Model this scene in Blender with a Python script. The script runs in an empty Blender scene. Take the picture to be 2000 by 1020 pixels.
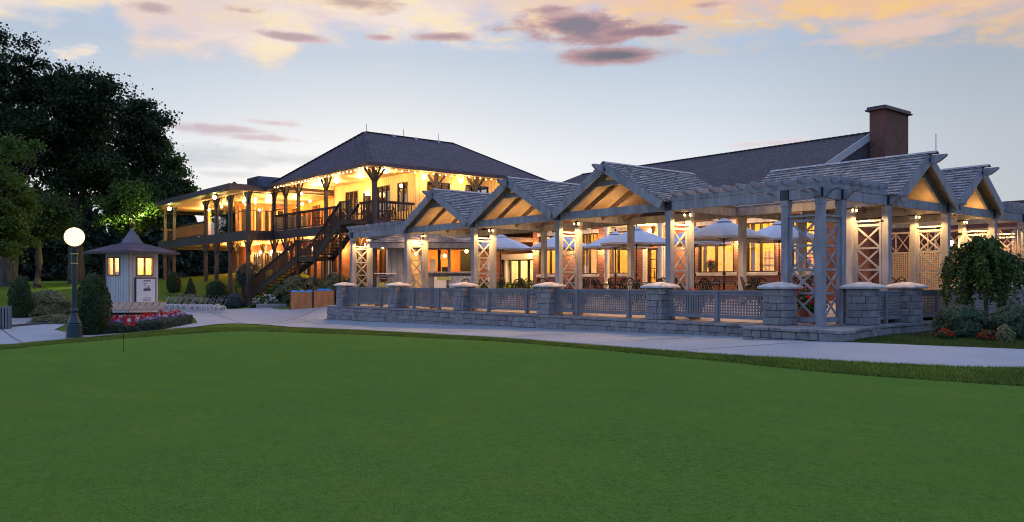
import bpy, bmesh, math, random
import numpy as np
from mathutils import Vector, Matrix
from mathutils.geometry import delaunay_2d_cdt
random.seed(7); np.random.seed(7)
sc = bpy.context.scene
col = sc.collection
R = math.radians
PI = math.pi

# ---------------------------------------------------------------- camera
CX, CY, CZ = 11.523, -19.722, 1.6
FX, FY = -.7745, .6326          # view direction on the ground
YAW = math.atan2(-FX, FY)
cam = bpy.data.cameras.new('camera')
cam.sensor_width = 36; cam.lens = 36*1616/2000; cam.shift_y = 42.5/2000
cam.clip_start = .1; cam.clip_end = 3000
camo = bpy.data.objects.new('camera', cam); col.objects.link(camo)
camo.location = (CX, CY, CZ); camo.rotation_euler = (R(90), 0, YAW)
sc.camera = camo
sc.render.engine = 'CYCLES'
try:
    sc.cycles.use_denoising = True
    sc.cycles.use_light_tree = True; sc.cycles.filter_width = 1.05
    sc.cycles.max_bounces = 6; sc.cycles.diffuse_bounces = 3; sc.cycles.transparent_max_bounces = 12
    sc.cycles.sample_clamp_indirect = 4.0
except Exception: pass
sc.view_settings.view_transform = 'Standard'; sc.view_settings.look = 'None'
sc.view_settings.exposure = 0.0; sc.view_settings.gamma = 1

# ---------------------------------------------------------------- world: dusk sky
w = bpy.data.worlds.new('World'); sc.world = w; w.use_nodes = True
nt = w.node_tree; nt.nodes.clear()
def NN(t): return nt.nodes.new(t)
def _in(sock, v):
    if v is None: return
    if hasattr(v, 'links'): nt.links.new(v, sock)
    else: sock.default_value = v
def m(op, a, b=None, c=None, clamp=False):
    n = NN('ShaderNodeMath'); n.operation = op; n.use_clamp = clamp
    _in(n.inputs[0], a); _in(n.inputs[1], b); _in(n.inputs[2], c)
    return n.outputs[0]
def mix(f, a, b):
    n = NN('ShaderNodeMix'); n.data_type = 'RGBA'
    _in(n.inputs[0], f)
    for s, v in ((n.inputs[6], a), (n.inputs[7], b)):
        if hasattr(v, 'links'): nt.links.new(v, s)
        else: s.default_value = (*v, 1)
    return n.outputs[2]
def sstep(x, a, b):
    n = NN('ShaderNodeMapRange'); n.interpolation_type = 'SMOOTHSTEP'
    _in(n.inputs[0], x); n.inputs[1].default_value = a; n.inputs[2].default_value = b
    n.inputs[3].default_value = 0; n.inputs[4].default_value = 1
    return n.outputs[0]
def dot(v, vec):
    n = NN('ShaderNodeVectorMath'); n.operation = 'DOT_PRODUCT'
    nt.links.new(v, n.inputs[0]); n.inputs[1].default_value = vec
    return n.outputs['Value']
tc = NN('ShaderNodeTexCoord').outputs['Generated']
F_ = dot(tc, (FX, FY, 0)); R_ = dot(tc, (FY, -FX, 0)); Z_ = dot(tc, (0, 0, 1))
az = m('ARCTAN2', R_, F_)
hor = m('SQRT', m('MAXIMUM', m('SUBTRACT', 1.0, m('MULTIPLY', Z_, Z_)), .0001))
el = m('DIVIDE', Z_, hor)
def ramp(x, stops):
    n = NN('ShaderNodeValToRGB'); cr = n.color_ramp
    while len(cr.elements) < len(stops): cr.elements.new(.5)
    for e, (p, c) in zip(cr.elements, stops): e.position = p; e.color = (*c, 1)
    nt.links.new(x, n.inputs[0]); return n.outputs[0]
def noise(sx, sy, det=6, rough=.55, off=0.0, dist=0.0):
    c = NN('ShaderNodeCombineXYZ')
    _in(c.inputs[0], m('MULTIPLY', az, sx)); _in(c.inputs[1], m('MULTIPLY', el, sy)); c.inputs[2].default_value = off
    n = NN('ShaderNodeTexNoise'); n.inputs['Scale'].default_value = 1; n.inputs['Detail'].default_value = det
    n.inputs['Roughness'].default_value = rough; n.inputs['Distortion'].default_value = dist
    nt.links.new(c.outputs[0], n.inputs['Vector']); return n.outputs[0]
elr = m('MULTIPLY', el, 1.0, clamp=True)
front = ramp(elr, [(0, (.88, .89, .93)), (.10, (.86, .88, .93)), (.15, (.80, .84, .91)), (.20, (.66, .73, .82)),
                   (.27, (.50, .60, .74)), (.38, (.42, .56, .86)), (.7, (.36, .55, 1.10)), (1, (.38, .60, 1.25))])
rightdark = m('MULTIPLY', sstep(az, .18, .58), .55)
front = mix(rightdark, front, (.30, .34, .41))
leftdark = m('MULTIPLY', sstep(az, -.25, -.6), .22)
front = mix(leftdark, front, (.36, .46, .60))
back = ramp(elr, [(0, (.42, .52, .85)), (.3, (.42, .60, 1.12)), (1, (.40, .62, 1.28))])
nA = noise(5.5, 15, 8, .6, 1.3, .35); nB = noise(16, 34, 7, .62, 4.1, .2); nC = noise(9, 60, 6, .6, 9.0)
# broad warm cloud deck high up
dn = m('ADD', m('MULTIPLY', m('SUBTRACT', nA, .5), .14), m('MULTIPLY', m('SUBTRACT', nB, .5), .07))
azn = m('ADD', m('MULTIPLY', az, .8), .5, clamp=True)
def thr_stop(px, y):
    a_ = math.atan((px-1000)/1616); v = (552.5-y)/1616*math.cos(a_); return (a_*.8+.5, (v, v, v))
thr = ramp(azn, [thr_stop(*q) for q in ((-200, 40), (60, 26), (215, 30), (270, 132), (540, 134), (620, 96), (960, 78), (1180, 60), (1400, 66), (1560, 52), (1720, 84), (1860, 66), (1990, 62), (2300, 90))])
deck = sstep(m('ADD', m('SUBTRACT', el, thr), dn), -.012, .030)
deck = m('MULTIPLY', deck, m('SUBTRACT', 1.0, m('MULTIPLY', sstep(el, .40, .75), .85)))
side = sstep(az, -.12, .22)
warm = mix(side, (.90, .76, .70), (.92, .57, .34))
bright = mix(side, (.99, .80, .54), (1.0, .62, .22))
warm = mix(sstep(nB, .44, .60), warm, bright)
warm = mix(m('MULTIPLY', sstep(nA, .56, .40), .55), warm, (.74, .56, .58))
warm = mix(m('MULTIPLY', sstep(nC, .60, .72), .4), warm, (1, .88, .66))
sky = mix(m('MULTIPLY', deck, .93), front, warm)
def cl(px, py, rx, ry):
    a = math.atan((px-1000)/1616); c = math.cos(a)
    return a, (552.5-py)/1616*c, rx/1616*c*c, ry/1616*c
def blob(px, py, rx, ry, colr, edge, s=1.0, tilt=0.0, nz=1.5):
    global sky
    a, e, ra, re = cl(px, py, rx, ry)
    dx = m('DIVIDE', m('SUBTRACT', az, a), ra)
    dy = m('SUBTRACT', m('DIVIDE', m('SUBTRACT', el, e), re), m('MULTIPLY', dx, tilt))
    d = m('SQRT', m('ADD', m('MULTIPLY', dx, dx), m('MULTIPLY', dy, dy)))
    n = m('ADD', m('MULTIPLY', m('SUBTRACT', nB, .5), nz*1.6), m('MULTIPLY', m('SUBTRACT', nC, .5), nz))
    d = m('ADD', d, n)
    k = m('MULTIPLY', sstep(d, 1.15, .55), s)
    sky = mix(k, sky, edge)
    k2 = m('MULTIPLY', sstep(d, .85, .1), s)
    sky = mix(k2, sky, colr)
P1, P2 = (.21, .19, .26), (.52, .30, .32)
blob(1130, 55, 150, 34, P1, P2, .95, -.25); blob(1250, 62, 90, 13, (.30, .20, .26), P2, .9)
blob(1205, 109, 128, 20, (.13, .14, .20), P2, .97, .15, .7)
blob(1070, 22, 60, 14, (.36, .24, .30), (.6, .4, .4), .8)
blob(868, 72, 62, 10, (.36, .23, .29), (.6, .4, .42), .85, .1)
blob(745, 74, 34, 8, (.42, .27, .33), (.65, .46, .48), .8)
blob(575, 72, 85, 10, (.42, .30, .36), (.65, .48, .5), .85, -.3)
blob(300, 17, 60, 13, (.50, .36, .40), (.75, .56, .52), .8); blob(475, 20, 46, 10, (.42, .29, .32), (.7, .5, .45), .8)
blob(700, 6, 110, 20, (.46, .32, .33), (.72, .52, .42), .8, -.2)
blob(1380, 10, 60, 10, (.50, .32, .34), (.75, .5, .42), .8)
blob(1740, 62, 150, 22, (.88, .60, .48), (.84, .60, .52), .6, .2)
blob(430, 252, 120, 13, (.52, .43, .52), (.68, .63, .70), .85); blob(530, 240, 66, 8, (.52, .42, .50), (.68, .62, .68), .8, -.3); blob(520, 270, 90, 8, (.55, .46, .54), (.70, .66, .72), .75, -.2)
blob(430, 305, 160, 26, (.48, .55, .65), (.64, .69, .76), .75); blob(560, 312, 120, 15, (.52, .59, .68), (.68, .73, .80), .75); blob(440, 340, 90, 9, (.55, .60, .68), (.7, .74, .8), .6)
blob(1510, 279, 70, 8, (.72, .56, .60), (.82, .74, .78), .7, .2)
blob(165, 104, 40, 16, (.96, .80, .60), (.86, .78, .72), .75, .3, 2.4)
sky = mix(sstep(F_, .15, -.25), sky, back)
sky = mix(sstep(Z_, .0, -.03), sky, (.05, .06, .04))
nish = NN('ShaderNodeTexSky'); nish.sky_type = 'NISHITA'; nish.sun_disc = False
nish.sun_elevation = R(9.0); nish.sun_rotation = R(300)
add = NN('ShaderNodeMix'); add.data_type = 'RGBA'; add.blend_type = 'ADD'; add.inputs[0].default_value = .006
nt.links.new(sky, add.inputs[6]); nt.links.new(nish.outputs[0], add.inputs[7])
bg = NN('ShaderNodeBackground'); nt.links.new(add.outputs[2], bg.inputs[0]); bg.inputs[1].default_value = .93
out = NN('ShaderNodeOutputWorld'); nt.links.new(bg.outputs[0], out.inputs[0])
# the sun has just set; a faint wide glow is left of it
sd = bpy.data.lights.new('sun', 'SUN'); sd.energy = .3; sd.angle = R(30); sd.color = (.85, .9, 1)
so = bpy.data.objects.new('sun', sd); col.objects.link(so); so.rotation_euler = (R(55), 0, YAW+R(165))

# ---------------------------------------------------------------- materials
MC = {}
class MT:
    def __init__(s, name):
        s.mat = bpy.data.materials.new(name); s.mat.use_nodes = True
        s.t = s.mat.node_tree; s.b = s.t.nodes['Principled BSDF']; s.out = s.t.nodes['Material Output']
        s.tc = s.n('ShaderNodeTexCoord')
    def n(s, t): return s.t.nodes.new(t)
    def l(s, a, b): s.t.links.new(a, b)
    def noise(s, scale, det=4, rough=.55, coord='Object', vec=None, stretch=None):
        n = s.n('ShaderNodeTexNoise'); n.inputs['Scale'].default_value = scale
        n.inputs['Detail'].default_value = det; n.inputs['Roughness'].default_value = rough
        v = vec or s.tc.outputs[coord]
        if stretch:
            mp = s.n('ShaderNodeMapping'); mp.inputs['Scale'].default_value = stretch; s.l(v, mp.inputs[0]); v = mp.outputs[0]
        s.l(v, n.inputs['Vector']); return n.outputs[0]
    def mix(s, f, a, b, blend='MIX'):
        n = s.n('ShaderNodeMix'); n.data_type = 'RGBA'; n.blend_type = blend
        if hasattr(f, 'links'): s.l(f, n.inputs[0])
        else: n.inputs[0].default_value = f
        for so_, v in ((n.inputs[6], a), (n.inputs[7], b)):
            if hasattr(v, 'links'): s.l(v, so_)
            else: so_.default_value = (*v, 1)
        return n.outputs[2]
    def rng(s, x, a, b, c=0, d=1):
        n = s.n('ShaderNodeMapRange'); s.l(x, n.inputs[0])
        for i, v in zip((1, 2, 3, 4), (a, b, c, d)): n.inputs[i].default_value = v
        return n.outputs[0]
    def math(s, op, a, b=None):
        n = s.n('ShaderNodeMath'); n.operation = op
        for so_, v in ((n.inputs[0], a), (n.inputs[1], b)):
            if v is None: continue
            if hasattr(v, 'links'): s.l(v, so_)
            else: so_.default_value = v
        return n.outputs[0]
    def island(s): return s.n('ShaderNodeNewGeometry').outputs['Random Per Island']
    def color(s, c):
        if hasattr(c, 'links'): s.l(c, s.b.inputs['Base Color'])
        else: s.b.inputs['Base Color'].default_value = (*c, 1)
    def bump(s, h, strength=.3, dist=.02):
        n = s.n('ShaderNodeBump'); n.inputs['Strength'].default_value = strength; n.inputs['Distance'].default_value = dist
        s.l(h, n.inputs['Height']); s.l(n.outputs[0], s.b.inputs['Normal'])
    def rough(s, r, metal=0, spec=None):
        s.b.inputs['Roughness'].default_value = r; s.b.inputs['Metallic'].default_value = metal
        if spec is not None: s.b.inputs['Specular IOR Level'].default_value = spec
    def uvz(s, kz=1.0):
        sp = s.n('ShaderNodeSeparateXYZ'); s.l(s.tc.outputs['Object'], sp.inputs[0])
        c = s.n('ShaderNodeCombineXYZ'); s.l(s.math('ADD', sp.outputs[0], sp.outputs[1]), c.inputs[0])
        s.l(s.math('MULTIPLY', sp.outputs[2], kz), c.inputs[1]); return c.outputs[0]
    def brick(s, vec, c1, c2, mo, bw, bh, ms=.01, bias=0.0, off=.5):
        n = s.n('ShaderNodeTexBrick'); s.l(vec, n.inputs['Vector']); n.offset = off
        n.inputs['Color1'].default_value = (*c1, 1); n.inputs['Color2'].default_value = (*c2, 1); n.inputs['Mortar'].default_value = (*mo, 1)
        n.inputs['Scale'].default_value = 1; n.inputs['Brick Width'].default_value = bw; n.inputs['Row Height'].default_value = bh
        n.inputs['Mortar Size'].default_value = ms; n.inputs['Bias'].default_value = bias
        return n
def simple(name, c1, c2=None, scale=6, rough=.7, metal=0, bump=.15, bs=30, spec=.4, stretch=None):
    if name in MC: return MC[name]
    k = MT(name); k.rough(rough, metal, spec)
    if c2 is None: c2 = tuple(v*.8 for v in c1)
    k.color(k.mix(k.rng(k.noise(scale, stretch=stretch), .35, .65), c1, c2))
    if bump: k.bump(k.noise(bs, stretch=stretch), bump, .01)
    MC[name] = k.mat; return k.mat
def emit(name, c, s):
    if name in MC: return MC[name]
    k = MT(name); k.color((0, 0, 0)); k.b.inputs['Emission Color'].default_value = (*c, 1); k.b.inputs['Emission Strength'].default_value = s
    MC[name] = k.mat; return k.mat

M_timber = simple('painted_timber', (.32, .32, .33), (.20, .20, .215), 4.5, .65, bump=.35, bs=40, stretch=(1, 1, .3))
M_rail = simple('rail_paint', (.20, .21, .23), (.15, .16, .175), 3, .6, bump=.2, bs=40)
M_deckwood = simple('pale_roof_boards', (.40, .30, .20), (.33, .24, .155), 5, .6, bump=.2)
M_rafter = simple('rafter_timber', (.20, .15, .13), (.15, .11, .10), 5, .7)
M_cap = simple('cast_concrete', (.56, .54, .51), (.38, .365, .345), 3.5, .75, bump=.25, bs=60)
M_black = simple('black_metal', (.02, .022, .026), (.03, .03, .035), 8, .4, .6, bump=.05)
M_steelstrap = simple('steel_strap', (.05, .055, .07), (.07, .075, .09), 8, .45, .7, bump=.1)
M_brown = simple('dark_brown_timber', (.036, .020, .017), (.022, .014, .012), 5, .55, bump=.2)
M_greytimber = simple('dark_grey_timber', (.045, .044, .05), (.03, .03, .035), 5, .55, bump=.2)
M_soffit = simple('veranda_ceiling', (.70, .52, .28), (.62, .45, .24), 3, .5, bump=.1)
M_concrete = None
M_white = simple('white_paint', (.72, .70, .66), (.64, .62, .58), 4, .5, bump=.05)
M_canvas = simple('umbrella_canvas', (.66, .67, .70), (.60, .61, .65), 3, .8, bump=.15, bs=80)
M_bark = simple('tree_bark', (.10, .085, .065), (.05, .042, .035), 5, .9, bump=.6, bs=14, stretch=(1, 1, .25))
M_lampiron = simple('green_cast_iron', (.025, .055, .06), (.02, .04, .045), 6, .35, .3, bump=.1)
M_brass = simple('brass_collar', (.5, .36, .14), None, 6, .35, .8)
M_cream = simple('cream_wall', (.80, .66, .42), (.74, .60, .37), 2, .7, bump=.05)
M_red = simple('red_cloth', (.55, .02, .02), (.42, .015, .015), 6, .7)
M_cedar = simple('cedar_boards', (.42, .20, .07), (.30, .13, .045), 4, .6, bump=.2, stretch=(1, 1, .3))
M_bluebin = simple('blue_plastic', (.01, .22, .62), (.01, .18, .5), 4, .45, bump=.02)
M_mulch = simple('dark_mulch', (.045, .03, .025), (.02, .014, .012), 14, .95, bump=.9, bs=20)
M_silver = simple('brushed_aluminium', (.36, .38, .42), (.28, .3, .33), 8, .35, .6, bump=.05)
M_rubber = simple('grey_rubber', (.62, .62, .60), (.5, .5, .5), 8, .7, bump=.1)
M_orange = simple('orange_plaster', (.75, .33, .09), (.65, .26, .07), 2, .7, bump=.1)

def mk_stone():
    k = MT('tumbled_stone_block'); k.rough(.85, 0, .3)
    i = k.island(); n = k.noise(7, 6, .65)
    c = k.mix(i, (.10, .098, .104), (.31, .30, .298))
    c = k.mix(k.rng(n, .3, .75), c, (.34, .325, .31)); c = k.mix(k.rng(k.noise(26, 5), .45, .8, 0, .7), c, (.11, .105, .11))
    k.color(c); k.bump(k.math('ADD', k.noise(16, 8, .7), k.noise(60, 4, .7)), .9, .02); return k.mat
M_stone = mk_stone()
M_mortar = simple('recessed_joint', (.07, .068, .07), None, 9, .9)
def mk_shingle():
    k = MT('cedar_shingle'); k.rough(.5, 0, .5)
    i = k.island(); c = k.mix(k.rng(i, .1, .9), (.18, .17, .175), (.40, .385, .38))
    c = k.mix(k.rng(k.noise(14, 4, stretch=(1, 1, 1)), .35, .75), c, (.20, .18, .18)); k.color(c)
    k.bump(k.noise(40, 4), .5, .01); return k.mat
M_shingle = mk_shingle()
def mk_asphalt(name, c1, c2, kz, bw, bh):
    k = MT(name); k.rough(.85, 0, .3); v = k.uvz(kz)
    b = k.brick(v, c1, c2, tuple(x*.35 for x in c1), bw, bh, .018)
    c = k.mix(k.rng(k.noise(1.2, 5), .3, .7, 0, .45), b.outputs[0], tuple(x*.6 for x in c1))
    c = k.mix(k.rng(k.noise(40, 2), .4, .8, 0, .3), c, tuple(x*1.7 for x in c2)); k.color(c)
    k.bump(k.math('SUBTRACT', 1.0, b.outputs[1]), .6, .03); return k.mat
M_roofA = mk_asphalt('asphalt_shingles', (.066, .050, .062), (.112, .086, .104), 2.0, .35, .30)
M_roofB = mk_asphalt('hall_asphalt_shingles', (.050, .042, .050), (.088, .074, .084), 2.0, .35, .30)
def mk_brick(name, c1, c2, mo):
    k = MT(name); k.rough(.85, 0, .3); b = k.brick(k.uvz(), c1, c2, mo, .215, .075, .011)
    c = k.mix(k.rng(k.noise(3, 4), .35, .7, 0, .35), b.outputs[0], tuple(x*.5 for x in c1)); k.color(c)
    k.bump(k.math('SUBTRACT', 1.0, b.outputs[1]), .7, .012); return k.mat
M_brick = mk_brick('red_brick', (.20, .060, .038), (.27, .085, .055), (.26, .20, .17))
M_brickd = mk_brick('dark_red_brick', (.15, .055, .04), (.22, .08, .055), (.16, .12, .10))
def mk_siding(name, c, dark, pitch, rough=.55):
    k = MT(name); k.rough(rough, 0, .4); sp = k.n('ShaderNodeSeparateXYZ'); k.l(k.uvz(), sp.inputs[0])
    f = k.math('FRACT', k.math('DIVIDE', sp.outputs[0], pitch)); g = k.rng(k.math('ABSOLUTE', k.math('SUBTRACT', f, .5)), .40, .46)
    cc = k.mix(k.rng(k.noise(2.5), .35, .65), c, tuple(x*.88 for x in c)); k.color(k.mix(g, cc, dark))
    k.bump(k.math('SUBTRACT', 1.0, g), .6, .02); return k.mat
M_siding = mk_siding('yellow_board_siding', (.72, .49, .21), (.38, .25, .10), .24)
M_greysiding = mk_siding('grey_board_siding', (.24, .25, .27), (.13, .135, .15), .3)
M_kioskside = mk_siding('pale_board_siding', (.60, .57, .55), (.22, .21, .21), .17)
M_fasciap = simple('plum_fascia', (.085, .06, .07), (.065, .048, .055), 3, .5, bump=.1)
def mk_concrete():
    k = MT('brushed_concrete'); k.rough(.8, 0, .35)
    c = k.mix(k.rng(k.noise(.35, 6, .6), .3, .7), (.28, .315, .33), (.37, .405, .42))
    c = k.mix(k.rng(k.noise(6, 6, .6), .45, .8, 0, .35), c, (.33, .32, .31))
    c = k.mix(k.rng(k.noise(.9, 3, .5), .62, .75, 0, .3), c, (.27, .265, .26))
    k.color(k.mix(k.rng(k.noise(38, 4, .7), .4, .7, 0, .35), c, (.24, .25, .25)))
    k.bump(k.noise(90, 4), .25, .006); return k.mat
M_concrete = mk_concrete()
M_joint = simple('concrete_joint', (.09, .088, .085), None, 8, .9)
def mk_green():
    k = MT('mown_bentgrass'); k.rough(1, 0, .0)
    n1 = k.noise(.35, 8, .62); n2 = k.noise(2.6, 8, .72, stretch=(1.6, .8, 1)); n3 = k.noise(90, 4, .75); n4 = k.noise(17, 6, .75)
    c = k.mix(k.rng(n1, .36, .64), (.060, .136, .018), (.110, .172, .020))
    c = k.mix(k.rng(k.noise(1.1, 7, .7, stretch=(.8, 1.5, 1)), .44, .58, 0, .75), c, (.052, .138, .028))
    c = k.mix(k.rng(n2, .42, .62, 0, .5), c, (.046, .110, .016))
    c = k.mix(k.rng(n4, .46, .62, 0, .8), c, (.115, .195, .034))
    c = k.mix(k.rng(n3, .48, .60, 0, .85), c, (.18, .285, .055)); k.color(c)
    k.bump(k.math('ADD', n3, n4), .8, .012); return k.mat
M_green = mk_green()
def mk_lawn():
    k = MT('lawn_turf'); k.rough(1, 0, .0)
    n1 = k.noise(.12, 6, .6); n2 = k.noise(2.2, 6, .7); n3 = k.noise(45, 4, .75)
    c = k.mix(k.rng(n1, .3, .7), (.075, .135, .018), (.125, .185, .024))
    c = k.mix(k.rng(n2, .4, .75, 0, .6), c, (.06, .10, .02)); c = k.mix(k.rng(n3, .4, .7, 0, .6), c, (.18, .25, .05)); k.color(c)
    k.bump(k.math('ADD', n3, n2), 1.0, .03); return k.mat
M_lawn = mk_lawn()
def mk_gravel():
    k = MT('crushed_gravel'); k.rough(.9, 0, .3)
    v = k.n('ShaderNodeTexVoronoi'); v.inputs['Scale'].default_value = 22; k.l(k.tc.outputs['Object'], v.inputs['Vector'])
    k.color(k.mix(v.outputs['Color'], (.16, .155, .16), (.42, .41, .40))); k.bump(v.outputs['Distance'], .8, .03); return k.mat
M_gravel = mk_gravel()
def mk_paver():
    k = MT('patio_pavers'); k.rough(.8, 0, .3); b = k.brick(k.tc.outputs['Object'], (.36, .31, .27), (.46, .40, .35), (.20, .17, .15), .4, .2, .01)
    k.color(b.outputs[0]); return k.mat
M_paver = mk_paver()
def mk_leaf(name, a, b, tr=.35):
    if name in MC: return MC[name]
    k = MT(name); k.rough(.55, 0, .3); i = k.island(); c = k.mix(i, a, b)
    c = k.mix(k.rng(k.noise(.9, 3), .4, .7, 0, .5), c, tuple(x*.6 for x in a)); k.color(c)
    t = k.n('ShaderNodeBsdfTranslucent'); k.l(c, t.inputs[0]); mx = k.n('ShaderNodeMixShader'); mx.inputs[0].default_value = tr
    k.l(k.b.outputs[0], mx.inputs[1]); k.l(t.outputs[0], mx.inputs[2]); k.l(mx.outputs[0], k.out.inputs[0]); MC[name] = k.mat; return k.mat
def mk_glass(name, tint=(.9, .92, .95), g=.10):
    k = MT(name); tr = k.n('ShaderNodeBsdfTransparent'); tr.inputs[0].default_value = (*tint, 1)
    gl = k.n('ShaderNodeBsdfGlossy'); gl.inputs['Roughness'].default_value = .03
    fr = k.n('ShaderNodeLayerWeight'); fr.inputs[0].default_value = .35
    mx = k.n('ShaderNodeMixShader'); k.l(k.rng(fr.outputs[1], 0, 1, g*.5, .45), mx.inputs[0])
    k.l(tr.outputs[0], mx.inputs[1]); k.l(gl.outputs[0], mx.inputs[2]); k.l(mx.outputs[0], k.out.inputs[0]); return k.mat
M_glass = mk_glass('window_glass'); M_glassr = mk_glass('reflective_glass', (.75, .75, .75), .28)
E_bulb = emit('lit_bulb', (1, .62, .22), 22); E_white = emit('lit_white_lamp', (1, .86, .6), 18)
E_globe = emit('lit_globe', (1, .72, .34), 2.6); E_flood = emit('lit_flood_lamp', (.9, 1, .62), 60); E_scon = emit('lit_sconce', (1, .6, .2), 25)
E_panel = emit('lit_ceiling_panel', (1, .72, .34), 6); E_red = emit('lit_red_sign', (1, .05, .02), 5)
WARM = (1, .55, .19); AMBER = (1, .44, .11)

# ---------------------------------------------------------------- mesh helpers
class M:
    def __init__(s): s.v = []; s.f = []
    def add(s, vs, fs):
        o = len(s.v); s.v += [tuple(p) for p in vs]; s.f += [tuple(i+o for i in f) for f in fs]; return s
    def box(s, x0, x1, y0, y1, z0, z1, jit=0):
        x0, x1 = sorted((x0, x1)); y0, y1 = sorted((y0, y1)); z0, z1 = sorted((z0, z1))
        vs = [(x0, y0, z0), (x1, y0, z0), (x1, y1, z0), (x0, y1, z0), (x0, y0, z1), (x1, y0, z1), (x1, y1, z1), (x0, y1, z1)]
        if jit: vs = [tuple(c+random.uniform(-jit, jit) for c in p) for p in vs]
        return s.add(vs, [(0, 3, 2, 1), (4, 5, 6, 7), (0, 1, 5, 4), (1, 2, 6, 5), (2, 3, 7, 6), (3, 0, 4, 7)])
    def beam(s, p, q, w, h, up=(0, 0, 1)):
        p = Vector(p); q = Vector(q); d = (q-p).normalized(); up = Vector(up)
        sd_ = d.cross(up)
        if sd_.length < 1e-4: sd_ = d.cross(Vector((0, 1, 0)))
        sd_.normalize(); u = sd_.cross(d).normalized()
        a = sd_*w/2; b = u*h/2
        vs = [p-a-b, p+a-b, p+a+b, p-a+b, q-a-b, q+a-b, q+a+b, q-a+b]
        return s.add(vs, [(0, 1, 2, 3), (7, 6, 5, 4), (0, 4, 5, 1), (1, 5, 6, 2), (2, 6, 7, 3), (3, 7, 4, 0)])
    def prism(s, poly, ax, a, b):
        n = len(poly)
        def pt(q, t): return {'x': (t, q[0], q[1]), 'y': (q[0], t, q[1]), 'z': (q[0], q[1], t)}[ax]
        vs = [pt(q, a) for q in poly]+[pt(q, b) for q in poly]
        return s.add(vs, [tuple(range(n))[::-1], tuple(range(n, 2*n))]+[(i, (i+1) % n, n+(i+1) % n, n+i) for i in range(n)])
    def lathe(s, prof, n=20, c=(0, 0, 0)):
        vs = []; fs = []
        for r, z in prof:
            for i in range(n): a = 2*PI*i/n; vs.append((c[0]+r*math.cos(a), c[1]+r*math.sin(a), c[2]+z))
        for j in range(len(prof)-1):
            for i in range(n): fs.append((j*n+i, j*n+(i+1) % n, (j+1)*n+(i+1) % n, (j+1)*n+i))
        fs.append(tuple(range(n))[::-1]); k = (len(prof)-1)*n; fs.append(tuple(range(k, k+n)))
        return s.add(vs, fs)
    def tube(s, pts, r, n=6):
        pts = [Vector(p) for p in pts]; rr = r if isinstance(r, (list, tuple)) else [r]*len(pts)
        vs = []; fs = []
        for j, p in enumerate(pts):
            d = (pts[min(j+1, len(pts)-1)]-pts[max(j-1, 0)]).normalized()
            a = d.cross(Vector((0, 0, 1)))
            if a.length < .05: a = d.cross(Vector((1, 0, 0)))
            a.normalize(); b = d.cross(a)
            for i in range(n):
                t = 2*PI*i/n; vs.append(p+(a*math.cos(t)+b*math.sin(t))*rr[j])
        for j in range(len(pts)-1):
            for i in range(n): fs.append((j*n+i, j*n+(i+1) % n, (j+1)*n+(i+1) % n, (j+1)*n+i))
        fs.append(tuple(range(n))[::-1]); k = (len(pts)-1)*n; fs.append(tuple(range(k, k+n)))
        return s.add(vs, fs)
    def sphere(s, c, r, n=12, sz=1):
        pr = [(max(.001, r*math.sin(PI*j/n)), -r*sz*math.cos(PI*j/n)) for j in range(n+1)]
        return s.lathe(pr, n*2 if n < 9 else 20, c)
    def build(s, name, mat, parent=None, local=False, bevel=0, smooth=False):
        me = bpy.data.meshes.new(name); vs = s.v
        if parent is not None and not local:
            L = parent['_w'] if '_w' in parent else (0, 0, 0); vs = [(p[0]-L[0], p[1]-L[1], p[2]-L[2]) for p in vs]
        me.from_pydata([tuple(p) for p in vs], [], s.f); me.update()
        bm = bmesh.new(); bm.from_mesh(me); bmesh.ops.recalc_face_normals(bm, faces=bm.faces); bm.to_mesh(me); bm.free()
        if mat: me.materials.append(mat)
        o = bpy.data.objects.new(name, me); col.objects.link(o)
        if parent is not None:
            o.parent = parent; o['_w'] = tuple(parent['_w']) if '_w' in parent else (0, 0, 0)
        if bevel:
            b = o.modifiers.new('bevel', 'BEVEL'); b.width = bevel; b.segments = 1; b.limit_method = 'ANGLE'
        if smooth: me.polygons.foreach_set('use_smooth', [True]*len(me.polygons))
        return o
def tag(o, label=None, cat=None, group=None, kind=None):
    if label: o['label'] = label
    if cat: o['category'] = cat
    if group: o['group'] = group
    if kind: o['kind'] = kind
    return o
def thing(name, loc, label, cat, group=None, rz=0):
    o = bpy.data.objects.new(name, None); col.objects.link(o); o.location = loc; o.rotation_euler = (0, 0, rz)
    o.empty_display_size = .2; o['_w'] = tuple(loc); tag(o, label, cat, group); return o
def kids(o): return [c for c in bpy.data.objects if c.parent == o]
def copy_tree(o, parent=None, tree=None):
    c = o.copy(); col.objects.link(c)
    if parent is not None: c.parent = parent
    for ch in KIDS.get(o.name, None) or kids(o): copy_tree(ch, c)
    return c
KIDS = {}
def place(proto, loc, rz, first, label, group=None, s=1.0):
    o = proto if first else copy_tree(proto)
    o.location = loc; o.rotation_euler = (0, 0, rz); o.scale = (s, s, s); o['label'] = label
    if group: o['group'] = group
    return o
def lamp(loc, e, c=WARM, r=.06, parent=None, kind='POINT', target=None, size=60, blend=.5):
    d = bpy.data.lights.new('light', kind); d.energy = e; d.color = c; d.shadow_soft_size = r
    if kind == 'SPOT': d.spot_size = R(size); d.spot_blend = blend
    o = bpy.data.objects.new('light', d); col.objects.link(o); o.location = loc
    if target is not None:
        o.rotation_euler = (Vector(target)-Vector(loc)).to_track_quat('-Z', 'Y').to_euler()
    if parent is not None:
        L = parent['_w']; o.parent = parent; o.location = (loc[0]-L[0], loc[1]-L[1], loc[2]-L[2])
    return o
def P(px, py, d):
    a = (px-1000)/1616; b = -(py-552.5)/1616
    return (CX+d*(FX+FY*a), CY+d*(FY-FX*a), CZ+d*b)
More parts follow.
